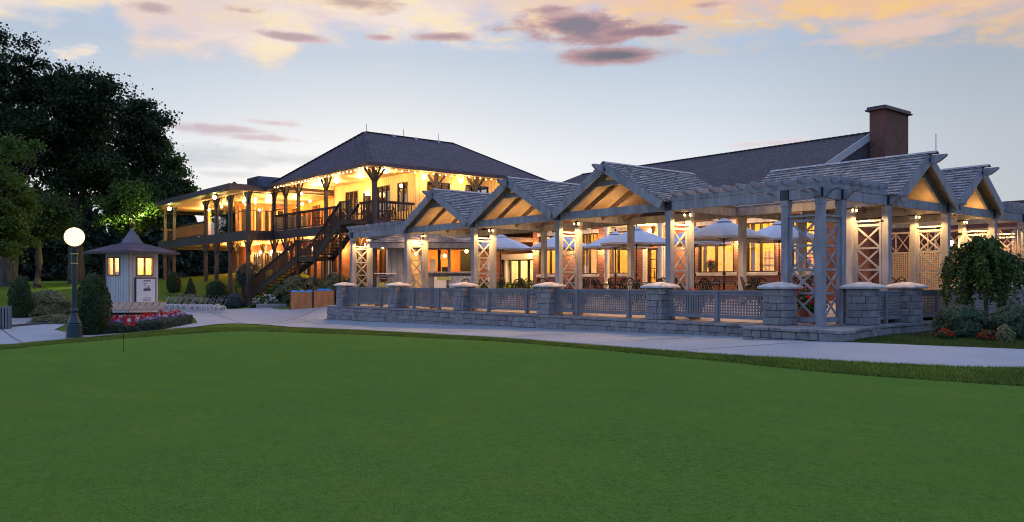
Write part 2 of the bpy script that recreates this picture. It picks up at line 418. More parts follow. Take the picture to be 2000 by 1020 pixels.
def quads(name, centers, sizes, mat, parent=None, up=0.0, local=False, aspect=1.0, normal=None):
    """many small leaf faces as one mesh"""
    n = len(centers); c = np.asarray(centers, dtype=float)
    if parent is not None and not local: c = c-np.array(parent['_w'])
    d = np.random.normal(size=(n, 3))
    if normal is not None: d = d*.75+np.asarray(normal)*1.1
    d[:, 2] = d[:, 2]*(1-up)+up; d /= np.linalg.norm(d, axis=1)[:, None]
    t = np.random.normal(size=(n, 3)); a = np.cross(d, t); a /= np.linalg.norm(a, axis=1)[:, None]; b = np.cross(d, a)
    s = np.asarray(sizes).reshape(-1, 1)*np.ones((n, 1))
    a = a*s*.5*aspect; b = b*s*.5
    V = np.stack([c-a*.2-b, c+a-b*.1, c+a*.1+b, c-a+b*.15], 1).reshape(-1, 3)
    me = bpy.data.meshes.new(name); me.vertices.add(4*n); me.vertices.foreach_set('co', V.ravel())
    me.loops.add(4*n); me.loops.foreach_set('vertex_index', np.arange(4*n)); me.polygons.add(n)
    me.polygons.foreach_set('loop_start', np.arange(n)*4); me.polygons.foreach_set('loop_total', np.full(n, 4)); me.update(calc_edges=True)
    me.materials.append(mat); o = bpy.data.objects.new(name, me); col.objects.link(o)
    if parent is not None: o.parent = parent
    return o

# ---------------------------------------------------------------- terrain
CP = np.array([(-26.34, -0.75, -0.33), (-11.70, -0.75, -0.11), (-2.70, -0.75, 0.05), (1.52, -1.62, 0.23), (-19.53, -13.48, -0.30), (-21.79, -8.34, -0.19), (-31.69, -6.24, 0.16), (-32.20, -3.70, 0.09), (-30.29, 0.23, 0.36), (-36.99, -0.07, 0.13), (-41.50, 0.72, 0.08), (-44.83, 1.39, 1.55), (-50.21, -0.46, 1.51), (-42.89, 3.77, 1.48), (-30.91, 4.20, 1.29), (-86.59, -5.47, 1.73), (-79.27, 3.50, 1.78), (-40.06, -11.74, 0.28), (-27.85, -14.18, 0.07), (-17.63, -15.89, -0.30), (-24.62, -14.97, -0.08), (7.26, -16.24, 0.01), (5.11, -18.88, 0.01), (9.42, -13.61, 0.01), (6.51, -5.16, -0.04), (4.44, 0.85, 0.08), (1.42, 6.64, 0.27), (1.38, -18.39, -0.00), (8.19, -10.05, -0.00), (3.47, -13.14, 0.01), (-11.00, -13.90, -0.10), (-5.00, -12.00, -0.03), (-17.00, -9.50, -0.20), (0.00, -6.00, 0.00), (-8.00, -5.00, -0.08), (20.00, -10.00, 0.00), (30.00, 0.00, 0.30), (30.00, -40.00, 0.00), (-20.00, -40.00, -0.10), (10.00, -40.00, 0.00), (-45.00, -30.00, 0.10), (8.00, 20.00, 0.50), (-8.00, 8.00, 0.30), (-18.00, 8.00, 0.20), (30.00, 30.00, 1.00), (-60.00, -40.00, 0.80)])
def U(r2): return np.where(r2 > 0, .5*r2*np.log(np.maximum(r2, 1e-12)), 0)
_n = len(CP); _D = ((CP[:, None, :2]-CP[None, :, :2])**2).sum(-1)
_A = np.zeros((_n+3, _n+3)); _A[:_n, :_n] = U(_D)+np.eye(_n)*3.0; _A[:_n, _n] = 1; _A[:_n, _n+1:] = CP[:, :2]; _A[_n, :_n] = 1; _A[_n+1:, :_n] = CP[:, :2].T
_W = np.linalg.solve(_A, np.r_[CP[:, 2], 0, 0, 0])
def G(x, y):
    r2 = (CP[:, 0]-x)**2+(CP[:, 1]-y)**2
    z = float(U(r2)@_W[:_n]+_W[_n]+_W[_n+1]*x+_W[_n+2]*y)
    dd = math.hypot(x+20, y+2); t = min(1, max(0, (dd-62)/30)); t = t*t*(3-2*t)
    z = z*(1-t)+1.35*t
    if -26 < x < .6 and -.4 < y < 22:      # made ground under the patio and hall
        k = min(1, (x+26)/1.5, (.6-x)/.5, (y+.4)/.5); z = z*(1-k)+min(z, .1)*k
    return z
def axis(lo, hi, step, far, grow=1.35):
    a = list(np.arange(lo, hi+.01, step)); s = step; x = hi
    while x < far: s *= grow; x += s; a.append(x)
    s = step; x = lo
    while x > -far: s *= grow; x -= s; a.insert(0, x)
    return a
xs = axis(-60, 20, .8, 900); ys = axis(-26, 24, .8, 900)
g = M()
for y in ys:
    for x in xs: g.v.append((x, y, G(x, y)))
nx = len(xs)
g.f = [(j*nx+i, j*nx+i+1, (j+1)*nx+i+1, (j+1)*nx+i) for j in range(len(ys)-1) for i in range(nx-1)]
tag(g.build('lawn', M_lawn, smooth=True), 'wide lawn rising behind the path and clubhouse', kind='structure')
def inside(p, poly):
    c = False; n = len(poly)
    for i in range(n):
        a, b = poly[i], poly[i-1]
        if (a[1] > p[1]) != (b[1] > p[1]) and p[0] < (b[0]-a[0])*(p[1]-a[1])/(b[1]-a[1])+a[0]: c = not c
    return c
def smoothline(pts, k=4):
    out_ = []
    for i in range(len(pts)-1):
        p0 = pts[max(i-1, 0)]; p1 = pts[i]; p2 = pts[i+1]; p3 = pts[min(i+2, len(pts)-1)]
        for j in range(k):
            t = j/k
            out_.append(tuple(.5*((2*p1[c])+(-p0[c]+p2[c])*t+(2*p0[c]-5*p1[c]+4*p2[c]-p3[c])*t*t+(-p0[c]+3*p1[c]-3*p2[c]+p3[c])*t**3) for c in (0, 1)))
    return out_+[pts[-1]]
def sheet(name, poly, off, mat, step=.8, zf=None, skirt=0.0):
    zf = zf or G; n = len(poly)
    x0 = min(p[0] for p in poly); x1 = max(p[0] for p in poly); y0 = min(p[1] for p in poly); y1 = max(p[1] for p in poly)
    pts = [Vector(p) for p in poly]
    # keep the same lattice as the ground so that the two never cross
    for x in xs:
        if x0 < x < x1:
            for y in ys:
                if y0 < y < y1 and inside((x, y), poly): pts.append(Vector((x, y)))
    r = delaunay_2d_cdt(pts, [(i, (i+1) % n) for i in range(n)], [], 1, 1e-4)
    vs = [(p[0], p[1], zf(p[0], p[1])+off) for p in r[0]]
    q = M().add(vs, [tuple(f) for f in r[2]])
    if skirt:
        b = [(p[0], p[1], zf(p[0], p[1])+off) for p in poly]; bb = [(p[0], p[1], p[2]-skirt) for p in b]
        q.add(b+bb, [(i, (i+1) % n, n+(i+1) % n, n+i) for i in range(n)])
    return q.build(name, mat, smooth=not skirt)
NEAR = smoothline([(-30, -32), (-23, -23.5), (-19.6, -18.6), (-17.39, -15.92), (-18.12, -15.0), (-19.15, -13.48), (-19.95, -12.01), (-20.67, -10.6), (-22.1, -8.64), (-24.13, -7.1), (-25.2, -5.6), (-23.9, -4.3), (-18.45, -3.9), (-11.22, -4.41), (-7.22, -4.41), (-2.64, -4.9), (.59, -5.13), (2.75, -4.77), (4.42, -4.08), (5.74, -2.93), (9, 1.5), (14, 9)])
GREEN = smoothline([(-20, -29), (-16, -21), (-14.77, -16.26), (-15.9, -15.35), (-17.1, -13.9), (-17.85, -12.21), (-18.61, -9.42), (-18.75, -7.86), (-17.16, -6.94), (-13.41, -6.06), (-9.39, -5.65), (-6.14, -5.3), (-1.84, -5.74), (1.3, -6.08), (3.62, -6.24), (5.23, -5.85), (7.2, -5.0), (12, -2.4), (22, 3)])
FAR = [(22, 18), (12, 9.0), (7.6, 4.4), (4.46, .79), (2.92, -.77), (1.5, -1.72), (-.4, -1.72), (-1.2, -.80), (-26.5, -.80), (-27.6, .8), (-29.3, .6), (-30.4, -1.4), (-32.28, -1.5), (-33.4, -2.6), (-35.5, -4.3), (-34.6, -6.2), (-33, -7.4), (-31.4, -8.6), (-29.68, -8.05), (-27.94, -6.71), (-25.08, -7.54), (-21.7, -9.93), (-20.9, -11.43), (-20.9, -12.9), (-22.8, -13.5), (-26.74, -12.03), (-25.68, -12.71), (-24.92, -13.91), (-24.27, -15.01), (-26, -19), (-31, -25), (-37, -32)]
path_poly = NEAR+[(22, 12)]+FAR[1:]
path_poly = NEAR+FAR
tag(sheet('concrete_path', path_poly, .03, M_concrete), 'pale concrete path and plaza', kind='structure')
gp = GREEN+[(30, -10), (30, -45), (-25, -45)]
tag(sheet('putting_green', gp, .014, M_green), 'smooth mown putting green filling the foreground', kind='structure')
# path joints
jm = M()
def joint(a, b, w=.045):
    n = 14; a = Vector(a); b = Vector(b); d = (b-a).normalized(); s_ = Vector((-d.y, d.x))*w/2; vs = []
    for i in range(n+1):
        p = a+(b-a)*i/n
        for q in (p-s_, p+s_): vs.append((q.x, q.y, G(q.x, q.y)+.036))
    jm.add(vs, [(2*i, 2*i+1, 2*i+3, 2*i+2) for i in range(n)])
for a, b in [((1.0, -1.8), (-.6, -5.0)), ((-3.2, -.85), (-4.0, -4.7)), ((-7.5, -.85), (-8, -4.4)), ((-12.5, -.85), (-12.6, -4.2)), ((-18, -.85), (-18.2, -3.9)),
             ((4.5, .7), (5.8, -2.7)), ((7.5, 4.2), (10, 2.6)), ((-27, -.9), (-24.6, -4.8)), ((-22.8, -13.4), (-20.0, -13.2)), ((-25, -15), (-18.2, -15.2)), ((-31, -5), (-25.6, -5.4)), ((-29.4, .5), (-25, -5))]: joint(a, b)
tag(jm.build('path_joints', M_joint), 'thin saw-cut joints across the concrete path', kind='structure')
tag(sheet('gravel_strip', [(-24.4, -15.2), (-25.0, -13.9), (-25.8, -12.7), (-26.8, -12.0), (-28.5, -12.6), (-29.5, -14.2), (-31, -18.5), (-28, -19.5)], .02, M_gravel), 'grey gravel strip beside the path', kind='structure')
tag(sheet('mulch_bed', [(.95, 2.6), (2.2, 2.4), (3.6, 3.6), (5.2, 6), (4.5, 8.4), (2.4, 8.6), (.95, 7.5)], .02, M_mulch), 'dark mulch bed under the small tree', kind='structure')
kb = M()
for a, b in zip([(-24.3, -15.05), (-25.0, -13.85), (-25.75, -12.65)], [(-25.0, -13.85), (-25.75, -12.65), (-26.8, -12.0)]):
    kb.beam((*a, G(*a)+.03), (*b, G(*b)+.03), .12, .14)
tag(kb.build('path_kerb', M_joint), 'low dark edging between the path and gravel', kind='structure')
# rough collar: blades of grass between green and path, and along the lawn edges
def blades(name, pts, h, mat, lean=.5, wd=.012):
    n = len(pts); base = np.array([(p[0], p[1], G(p[0], p[1])+.0) for p in pts]); h = h*np.random.uniform(.5, 1.15, n)
    a = np.random.uniform(0, 2*PI, n); dx = np.cos(a)*wd; dy = np.sin(a)*wd
    tip = base+np.stack([np.random.normal(0, lean, n)*h, np.random.normal(0, lean, n)*h, h], 1)
    V = np.stack([base-np.stack([dx, dy, np.zeros(n)], 1), base+np.stack([dx, dy, np.zeros(n)], 1), tip], 1).reshape(-1, 3)
    me = bpy.data.meshes.new(name); me.vertices.add(3*n); me.vertices.foreach_set('co', V.ravel()); me.loops.add(3*n)
    me.loops.foreach_set('vertex_index', np.arange(3*n)); me.polygons.add(n); me.polygons.foreach_set('loop_start', np.arange(n)*3)
    me.polygons.foreach_set('loop_total', np.full(n, 3)); me.update(calc_edges=True); me.materials.append(mat)
    o = bpy.data.objects.new(name, me); col.objects.link(o); return o
M_blade = mk_leaf('grass_blade', (.04, .085, .010), (.26, .36, .045), .35)
band = []
import itertools
gl = GREEN; nl = NEAR
tot = 0
while len(band) < 150000:
    x = random.uniform(-21.5, 9.5); y = random.uniform(-17, 1)
    d = math.hypot(x-CX, y-CY)
    if random.random() > min(1, (26/d)**1.5*.9): continue
    if inside((x, y), NEAR+[(30, 9), (30, -40), (-30, -40)]) and not inside((x, y), gp): band.append((x, y))
    tot += 1
    if tot > 3000000: break
tag(blades('grass', band, .075, M_blade, wd=.011), 'longer grass collar around the putting green', 'grass', kind='stuff')

lb_ = []
for _ in range(400000):
    x = random.uniform(.9, 9); y = random.uniform(-1.75, 5.5)
    if not inside((x, y), path_poly) and x > .9+.25*(y < 0) and random.random() < .5: lb_.append((x, y))
    if len(lb_) > 60000: break
tag(blades('lawn_grass', lb_, .05, mk_leaf('lawn_blade', (.03, .06, .008), (.14, .20, .03), .3), wd=.009), 'dark lawn grass between the path and the stone wall', 'grass', kind='stuff')
# ---------------------------------------------------------------- stone patio wall
wall = thing('stone_wall', (0, 0, 0), 'low grey block wall with capped pillars and trellis rails round the patio', 'wall')
def course(mm, p, q, z0, z1, th, lmin=.22, lmax=.46, off=0):
    """one course of rough blocks from p to q, th thick to the left of the line"""
    p = Vector(p); q = Vector(q); L = (q-p).length; d = (q-p)/L; nrm = Vector((-d.y, d.x)); t = -off
    while t < L:
        l = random.uniform(lmin, lmax); a = max(0, t)+.004; b = min(L, t+l)-.004; t += l
        if b-a < .04: continue
        j = random.uniform(0, .016)
        P4 = [p+d*a+nrm*j, p+d*b+nrm*j, p+d*b+nrm*th, p+d*a+nrm*th]
        vs = [(v.x+random.uniform(-.004, .004), v.y+random.uniform(-.004, .004), z0+.004) for v in P4]+[(v.x+random.uniform(-.006, .006), v.y+random.uniform(-.006, .006), z1-.004+random.uniform(-.004, .002)) for v in P4]
        mm.add(vs, [(0, 3, 2, 1), (4, 5, 6, 7), (0, 1, 5, 4), (1, 2, 6, 5), (2, 3, 7, 6), (3, 0, 4, 7)])
def stack(mm, p, q, ztop, th, h=.19, zb=-.5, cap=True):
    z = ztop
    if cap:
        d = (Vector(q)-Vector(p)).normalized(); nn = Vector((-d.y, d.x))*.03
        course(mm, Vector(p)-nn, Vector(q)-nn, z-.09, z, th+.06, .3, .6); z -= .09
    i = 0
    while z > zb:
        course(mm, p, q, z-h, z, th, off=(i % 2)*.17); z -= h; i += 1
blk = M()
stack(blk, (-26.3, -.78), (-1.25, -.78), .49, .55)
stack(blk, (-26.0, 3.4), (-26.0, -.2), .49, .55)
# corner platform (a blunt corner in front of the corner post)
C1, C2, C3, C4 = (-1.2, -1.25), (-.05, -1.66), (1.50, -1.66), (.98, 1.0)
stack(blk, (-1.2, -1.68), (1.52, -1.68), .49, .6, h=.18); stack(blk, (1.52, -1.66), (1.02, .75), .49, .55, h=.18)
blk.box(-1.2, 1.0, -1.15, .9, .2, .485)
stack(blk, (.80, 1.0), (.80, 14.5), .49, .55)
blk.build('wall_blocks', M_stone, wall, bevel=.012)
M().box(-26.2, -1.2, -.70, -.3, -.5, .38).box(.35, .72, .95, 14.4, -.2, .38).box(-1.1, .85, -1.5, .7, -.1, .39).build('wall_core', M_mortar, wall)
def pillar(x, y, zb, s=.31):
    mm = M(); z = 1.44; i = 0
    while z > zb:
        h = .188; g_ = .004; a = s+random.uniform(-.004, .006)+(1.44-z)*.02
        c = [(x-a, y-a), (x+a, y-a), (x+a, y+a), (x-a, y+a)]
        for k in range(4):
            p, q = Vector(c[k]), Vector(c[(k+1) % 4]); d = (q-p).normalized()
            if i % 2: course(mm, p+d*.154, q, z-h, z, .15, .26, .5)
            else: course(mm, p, q-d*.154, z-h, z, .15, .26, .5)
        z -= h; i += 1
    o = mm.build('pillar', M_stone, wall, bevel=.012)
    M().box(x-s+.035, x+s-.035, y-s+.035, y+s-.035, zb, 1.43).build('pillar_core', M_mortar, o)
    c = M(); s2 = .42; zz = 1.44
    prof = [(s2, zz), (s2+.01, zz+.055), (s2-.03, zz+.085), (.30, zz+.125), (.04, zz+.185)]
    vs = [(x+sx*r, y+sy*r, z_) for r, z_ in prof for sx, sy in ((-1, -1), (1, -1), (1, 1), (-1, 1))]
    fs = [(j*4+k, j*4+(k+1) % 4, j*4+4+(k+1) % 4, j*4+4+k) for j in range(4) for k in range(4)]+[(3, 2, 1, 0), (16, 17, 18, 19)]
    c.add(vs, fs).build('pillar_cap', M_cap, o, bevel=.01)
PX = [-25.0, -20.05, -15.05, -10.02, -5.0, -.9]
for x in PX: pillar(x, -.45, .0 if x > -12 else -.35)
for x, y in ((.5, 1.2), (.48, 3.66), (.48, 7.4), (.48, 11.0), (.48, 14.3)): pillar(x, y, .1)
def railing(p, q, posts, axis_):
    """trellis railing between two pillars; posts = fractions where a post stands"""
    mm = M(); L = abs(q-p); a0, a1 = min(p, q), max(p, q)
    def bx(u0, u1, w0, w1, z0, z1):
        if axis_ == 'x': mm.box(u0, u1, -.45+w0, -.45+w1, z0, z1)
        else: mm.box(.48+w0, .48+w1, u0, u1, z0, z1)
    bx(a0, a1, -.06, .06, 1.335, 1.39); bx(a0, a1, -.03, .03, 1.25, 1.335)
    bx(a0, a1, -.03, .03, .60, .70)
    for f in posts: bx(f-.06, f+.06, -.062, .062, .49, 1.334)
    t = a0+.05
    while t < a1-.04: bx(t-.023, t+.023, -.022, -.006, .69, 1.26); t += .088
    z = .745
    while z < 1.25: bx(a0, a1, .002, .016, z-.018, z+.018); z += .08
    mm.build('railing', M_rail, wall)
RP = [[-23.64, -21.49], [-18.73, -16.81], [-13.46, -11.2], [-8.59, -6.26], [-2.91]]
for i in range(5): railing(PX[i]+.3, PX[i+1]-.3, RP[i], 'x')
for a, b in ((1.5, 3.36), (3.96, 7.1), (7.7, 10.7), (11.3, 14.0)): railing(a, b, [(a+b)/2], 'y')

# patio floor
pf = M()
ry = [(-.2, .50), (1.1, .50), (1.9, .88), (11.0, .88), (17, .88)]
for (y0, z0), (y1, z1) in zip(ry, ry[1:]):
    pf.add([(-26.0, y0, z0), (.3, y0, z0), (.3, y1, z1), (-26.0, y1, z1)], [(0, 1, 2, 3)])
pf.add([(-26, -.2, .2), (-26, -.2, .5), (.3, -.2, .5), (.3, -.2, .2)], [(0, 1, 2, 3)])
tag(pf.build('patio_floor', M_paver), 'warm lit paved patio floor', kind='structure')

# ---------------------------------------------------------------- pergola
pg = thing('pergola', (0, 0, 0), 'long grey timber pergola with shingled gable roofs over the patio', 'pergola')
def post(x, y, zb, zt=3.8, s=.1, name='post'):
    mm = M().box(x-s, x+s, y-s, y+s, zb, zt-.15).box(x-s-.012, x+s+.012, y-s-.012, y+s+.012, zt-.17, zt)
    return mm.build(name, M_timber, pg, bevel=.008)
OUT = [(-5*k, 0) for k in range(6)]+[(-1.0, 0), (0, 1.0), (0, 3.5), (0, 7.33), (0, 10.95), (0, 13.5)]
for x, y in OUT: post(x, y, .49 if (x, y) == (0, 0) else .5)
INN = [(-5*k, .95) for k in range(1, 6)]+[(-1, 3.35), (-1, 7.33), (-1, 10.95), (-1, 13.5)]
for x, y in INN: post(x, y, .5)
for k in range(1, 6): post(-5*k, 3.7, .88, 3.8)
for y in (7.33, 10.95, 13.5): post(-5, y, .88)
def strap(x, y): M().box(x-.115, x+.115, y-.115, y+.115, 3.80, 4.075).build('post_strap', M_steelstrap, pg)
for x, y in OUT: strap(x, y)
def ybeam(x, y0, y1, z0=3.8, z1=4.06, w=.14, name='beam'): M().box(x-w/2, x+w/2, y0, y1, z0, z1).build(name, M_timber, pg, bevel=.006)
def xbeam(y, x0, x1, z0=3.8, z1=4.06, w=.14, name='beam'): M().box(x0, x1, y-w/2, y+w/2, z0, z1).build(name, M_timber, pg, bevel=.006)
for k in range(5): xbeam(0, -5*(k+1)+.116, -5*k-.116 if k else -1.116)
xbeam(0, -.884, -.116)
xbeam(3.7, -25.3, 0-5, 3.8, 4.06); ybeam(-5, 3.63+.15, 14, 3.8, 4.058)
ys_ = [0, 1.0, 3.5, 7.33, 10.95, 13.5]
for a, b in zip(ys_, ys_[1:]): ybeam(0, a+.116, b-.116)
for k in range(1, 6): ybeam(-5*k, .116, 3.62, 3.805, 4.055)
for y in (3.35, 7.33, 10.95, 13.5): xbeam(y, -4.92, -.116 if y != 3.35 else -.075, 3.805, 4.055)
# curved beam ends beside every outer post
def arc_tail(u0, L, z0, z1, s=-1):
    """profile in (u,z): square end at u0, curved underside over length L"""
    pts = [(u0, z0), (u0, z1), (u0+s*L, z1), (u0+s*L, z1-.05)]
    for i in range(1, 7):
        t = i/7*PI/2; pts.append((u0+s*(L*.92-L*.78*math.sin(t)), z1-.05-(z1-.05-z0)*(1-math.cos(t))))
    return pts
for x, y in OUT:
    if y == 0:
        M().prism(arc_tail(x-.115, .40, 3.80, 4.075), 'y', -.125, -.065).build('beam_end', M_timber, pg)
    if x == 0 and y >= 0:
        M().prism(arc_tail(y-.115, .0, 3.8, 4.07) if 0 else arc_tail(.115, .48, 3.80, 4.075, 1), 'y', y-.07, y+.07).build('beam_end', M_timber, pg)
M().prism(arc_tail(-25.115, .55, 3.80, 4.06), 'y', -.07, .07).build('beam_end', M_timber, pg)
M().prism(arc_tail(-.115, .45, 3.80, 4.06), 'x', -.07, .07).build('beam_end', M_timber, pg)
# plates and rafters over the open bays
M().box(-4.95, .25, -.06, .06, 4.078, 4.21).build('wall_plate', M_timber, pg)
M().box(-.06, .06, .07, 3.45, 4.078, 4.21).build('wall_plate', M_timber, pg)
M().box(-25.3, -20.05, -.06, .06, 4.078, 4.21).build('wall_plate', M_timber, pg)
M().box(-25.3, -20.05, 3.64, 3.76, 4.078, 4.21).build('wall_plate', M_timber, pg)
M().box(-.06, .06, 11.1, 14.0, 4.078, 4.21).build('wall_plate', M_timber, pg)
def rafter_y(x, y0=-.30, y1=3.9):
    pr = [(y0, 4.37), (y1, 4.37), (y1, 4.212), (y0+.12, 4.212), (y0+.05, 4.24), (y0, 4.29)]
    M().prism(pr, 'x', x-.035, x+.035).build('rafter', M_timber, pg)
x = -4.72
while x < .1: rafter_y(x, -.30, 3.4); x += .47
x = -25.1
while x < -20.1: rafter_y(x); x += .47
def rafter_x(y, x0=.45, x1=-5.0):
    pr = [(x0, 4.37), (x1, 4.37), (x1, 4.212), (x0-.12, 4.212), (x0-.05, 4.24), (x0, 4.29)]
    M().prism(pr, 'y', y-.035, y+.035).build('rafter', M_timber, pg)
for y in np.arange(11.35, 14.0, .47): rafter_x(y, .5)
for y in (.5, 1.0, 1.5, 2.0, 2.5, 3.0):
    pr = [(.30, 4.37), (.05, 4.37), (.05, 4.212), (.18, 4.212), (.25, 4.24), (.30, 4.29)]
    M().prism(pr, 'y', y-.035, y+.035).build('rafter', M_timber, pg)
# gable roofs
def gable(cu, hw, apex, eave, v0, v1, ax):
    """ridge runs along v; ax='y': u=x, v=y ; ax='x': u=y, v=x"""
    def T(u, v, z): return (u, v, z) if ax == 'y' else (v, u, z)
    sl = (apex-eave)/hw; L = math.hypot(hw, apex-eave); nz = hw/L; nu = (apex-eave)/L
    gt = thing_part('gable_roof')
    sgn = 1 if v1 > v0 else -1
    for s in (-1, 1):
        def Q(d, v, off): return T(cu+s*(hw*d+nu*off*1), v, apex-(apex-eave)*d+nz*off)
        # boards
        bm_ = M(); bm_.add([Q(0, v0, -.03), Q(1, v0, -.03), Q(1, v1, -.03), Q(0, v1, -.03), Q(0, v0, .0), Q(1, v0, .0), Q(1, v1, .0), Q(0, v1, .0)],
                           [(0, 1, 2, 3), (7, 6, 5, 4), (0, 4, 5, 1), (1, 5, 6, 2), (2, 6, 7, 3), (3, 7, 4, 0)]).build('roof_boards', M_deckwood, gt)
        sh = M(); rows = int(L*1.01/.165)
        for r_ in range(rows+1):
            d0 = r_/rows; v = min(v0, v1)-.04; vmax = max(v0, v1)+.04
            while v < vmax:
                wd = random.uniform(.10, .24); ve = min(vmax, v+wd)-.006; j = random.uniform(-.012, .012)
                dlo = min(1.03, d0+(.18+j)/L); dhi = max(0, d0-.02)
                th = random.uniform(.035, .055)
                vs = [Q(dhi, v, .006), Q(dhi, ve, .006), Q(dlo, ve, .022), Q(dlo, v, .022), Q(dhi, v, .012), Q(dhi, ve, .012), Q(dlo, ve, .022+th), Q(dlo, v, .022+th)]
                sh.add(vs, [(0, 1, 2, 3), (7, 6, 5, 4), (0, 4, 5, 1), (1, 5, 6, 2), (2, 6, 7, 3), (3, 7, 4, 0)]); v += wd
        sh.build('shingles', M_shingle, gt)
        rf = M()
        for t_ in (.30, .56, .82):
            v = v0+(v1-v0)*t_; a = Vector(Q(.02, v, -.11)); b = Vector(Q(1, v, -.11)); rf.beam(a, b, .09, .17)
        rf.build('inner_rafters', M_rafter, gt)
        bb = M(); a = Vector(Q(-.0, v0-sgn*.035, -.13)); b = Vector(Q(1.0, v0-sgn*.035, -.13)); bb.beam(a, b, .06, .27).build('barge_board', M_timber, gt)
        bb = M(); a = Vector(Q(.0, v0+sgn*.37, -.14)); b = Vector(Q(.99, v0+sgn*.37, -.14)); bb.beam(a, b, .09, .22).build('truss_rafter', M_timber, gt)
    # ridge caps
    rc = M(); v = min(v0, v1)-.05
    while v < max(v0, v1)+.05:
        for s in (-1, 1):
            q = [T(cu, v, apex+.075), T(cu, v+.30, apex+.065), T(cu+s*.12, v+.30, apex-.002), T(cu+s*.12, v, apex+.008)]
            q2 = [(p[0], p[1], p[2]-.02) for p in q]; rc.add(q+q2, [(0, 1, 2, 3), (7, 6, 5, 4), (0, 4, 5, 1), (1, 5, 6, 2), (2, 6, 7, 3), (3, 7, 4, 0)])
        v += .16
    rc.build('ridge_caps', M_shingle, gt)
    # collar tie
    zt = eave+(apex-eave)*.58; hw2 = hw*.42
    if ax == 'y': M().box(cu-hw2, cu+hw2, v0+.32, v0+.42, zt-.09, zt+.09).build('collar_tie', M_timber, gt)
    else: M().box(v0-.42, v0-.32, cu-hw2, cu+hw2, zt-.09, zt+.09).build('collar_tie', M_timber, gt)
    # ridge beam with a curved nose past the gable
    z0, z1 = apex-.30, apex-.06; e = v0-sgn*.52
    pr = [(v1, z0), (v1, z1), (e, z1+.0), (e, z1-.05), (e+sgn*.10, z0+.11), (e+sgn*.22, z0+.03), (e+sgn*.30, z0)]
    M().prism(pr, 'x' if ax == 'y' else 'y', cu-.055, cu+.055).build('ridge_beam', M_timber, gt)
def thing_part(name):
    o = bpy.data.objects.new(name, None); col.objects.link(o); o.parent = pg; o['_w'] = (0, 0, 0); o.empty_display_size = .2; return o
for cx in (-7.5, -12.5, -17.5): gable(cx, 2.5, 5.50, 4.08, -.30, 4.0, 'y')
gable(5.40, 1.93, 5.43, 4.08, .33, -4.95, 'x'); gable(9.15, 1.82, 5.37, 4.08, .33, -4.95, 'x')
# X-braced screens
def screen(ax, c, a0, a1, n=4, zb=.72, zt=3.36):
    mm = M(); a0, a1 = sorted((a0, a1)); t = .045
    def bx(u0, u1, z0, z1, w=.03):
        if ax == 'x': mm.box(u0, u1, c-w, c+w, z0, z1)
        else: mm.box(c-w, c+w, u0, u1, z0, z1)
    bx(a0, a1, zt, zt+.05, .07); bx(a0, a0+.07, zb-.1, zt-.001); bx(a1-.07, a1, zb-.1, zt-.001)
    u0, u1 = a0+.07, a1-.07
    bx(u0, u1, zt-.13, zt-.065, .028); bx(u0, u1, zb-.14, zb, .03)
    H = (zt-.13-zb)/n
    for i in range(n):
        z0 = zb+i*H
        if i: bx(u0, u1, z0-.03, z0+.03, .024)
        za, zz = z0+(.03 if i else 0), z0+H-.03
        for s in (0, 1):
            p = (u0, za) if not s else (u0, zz); q = (u1, zz) if not s else (u1, za); w = -.011 if s else .011
            if ax == 'x': mm.beam((p[0], c+w, p[1]), (q[0], c+w, q[1]), .02, .055)
            else: mm.beam((c+w, p[0], p[1]), (c+w, q[0], q[1]), .02, .055)
    mm.build('lattice_screen', M_timber, pg)
for k in range(1, 6): screen('y', -5*k, .10, .85)
screen('x', 0, -.90, -.10, 4, .70, 3.33); screen('y', 0, .10, .90, 4, .70, 3.33)
for y, yi in ((3.5, 3.42), (7.33, 7.33), (10.95, 10.95), (13.5, 13.5)): screen('x', yi, -.90, -.10)
# up-lights at the head of each inner post, warm
for i, (x, y) in enumerate(INN):
    f = M().box(x-.13, x+.13, y-.14, y-.10, 3.75, 3.79)
    side = (1, 0) if y < 1 else (0, -1)
    L = M()
    for s in (-1, 1):
        if y < 1: L.tube([(x+s*.11, y-.12, 3.69), (x+s*.11, y-.12, 3.75)], .02, 8)
        else: L.tube([(x+.12, y+s*.11, 3.69), (x+.12, y+s*.11, 3.75)], .02, 8)
    fx = f.build('spot_bracket', M_black, pg); L.build('spot_lamp', E_bulb, fx)
    if y < 1:
        for s in (-1, 1): lamp((x+s*.40, y-.46, 3.60), 190, WARM, .04, pg, 'SPOT', (x+s*.2, y-.5, 0), 165, .25); lamp((x+s*.14, y-.12, 3.70), 2.5, WARM, .02, pg)
    else:
        lamp((x+.46, y-.40, 3.60), 140, WARM, .04, pg, 'SPOT', (x+.46, y-.3, 0), 165, .25); lamp((x+.44, y+.34, 3.60), 90, WARM, .03, pg, 'SPOT', (x+.44, y+.2, 0), 165, .3); lamp((x+.13, y-.12, 3.70), 2.5, WARM, .02, pg)
for cx in (-7.5, -12.5, -17.5): lamp((cx-1.25, 1.05, 4.02), 30, WARM, .03, pg); lamp((cx-1.5, 2.2, 4.02), 22, WARM, .03, pg)
for cy in (5.4, 9.15): lamp((-.4, cy+1.35, 4.0), 10, WARM, .03, pg)
for x in (-2.5, -22.5): lamp((x, 2.0, 3.7), 80, WARM, .08, pg)

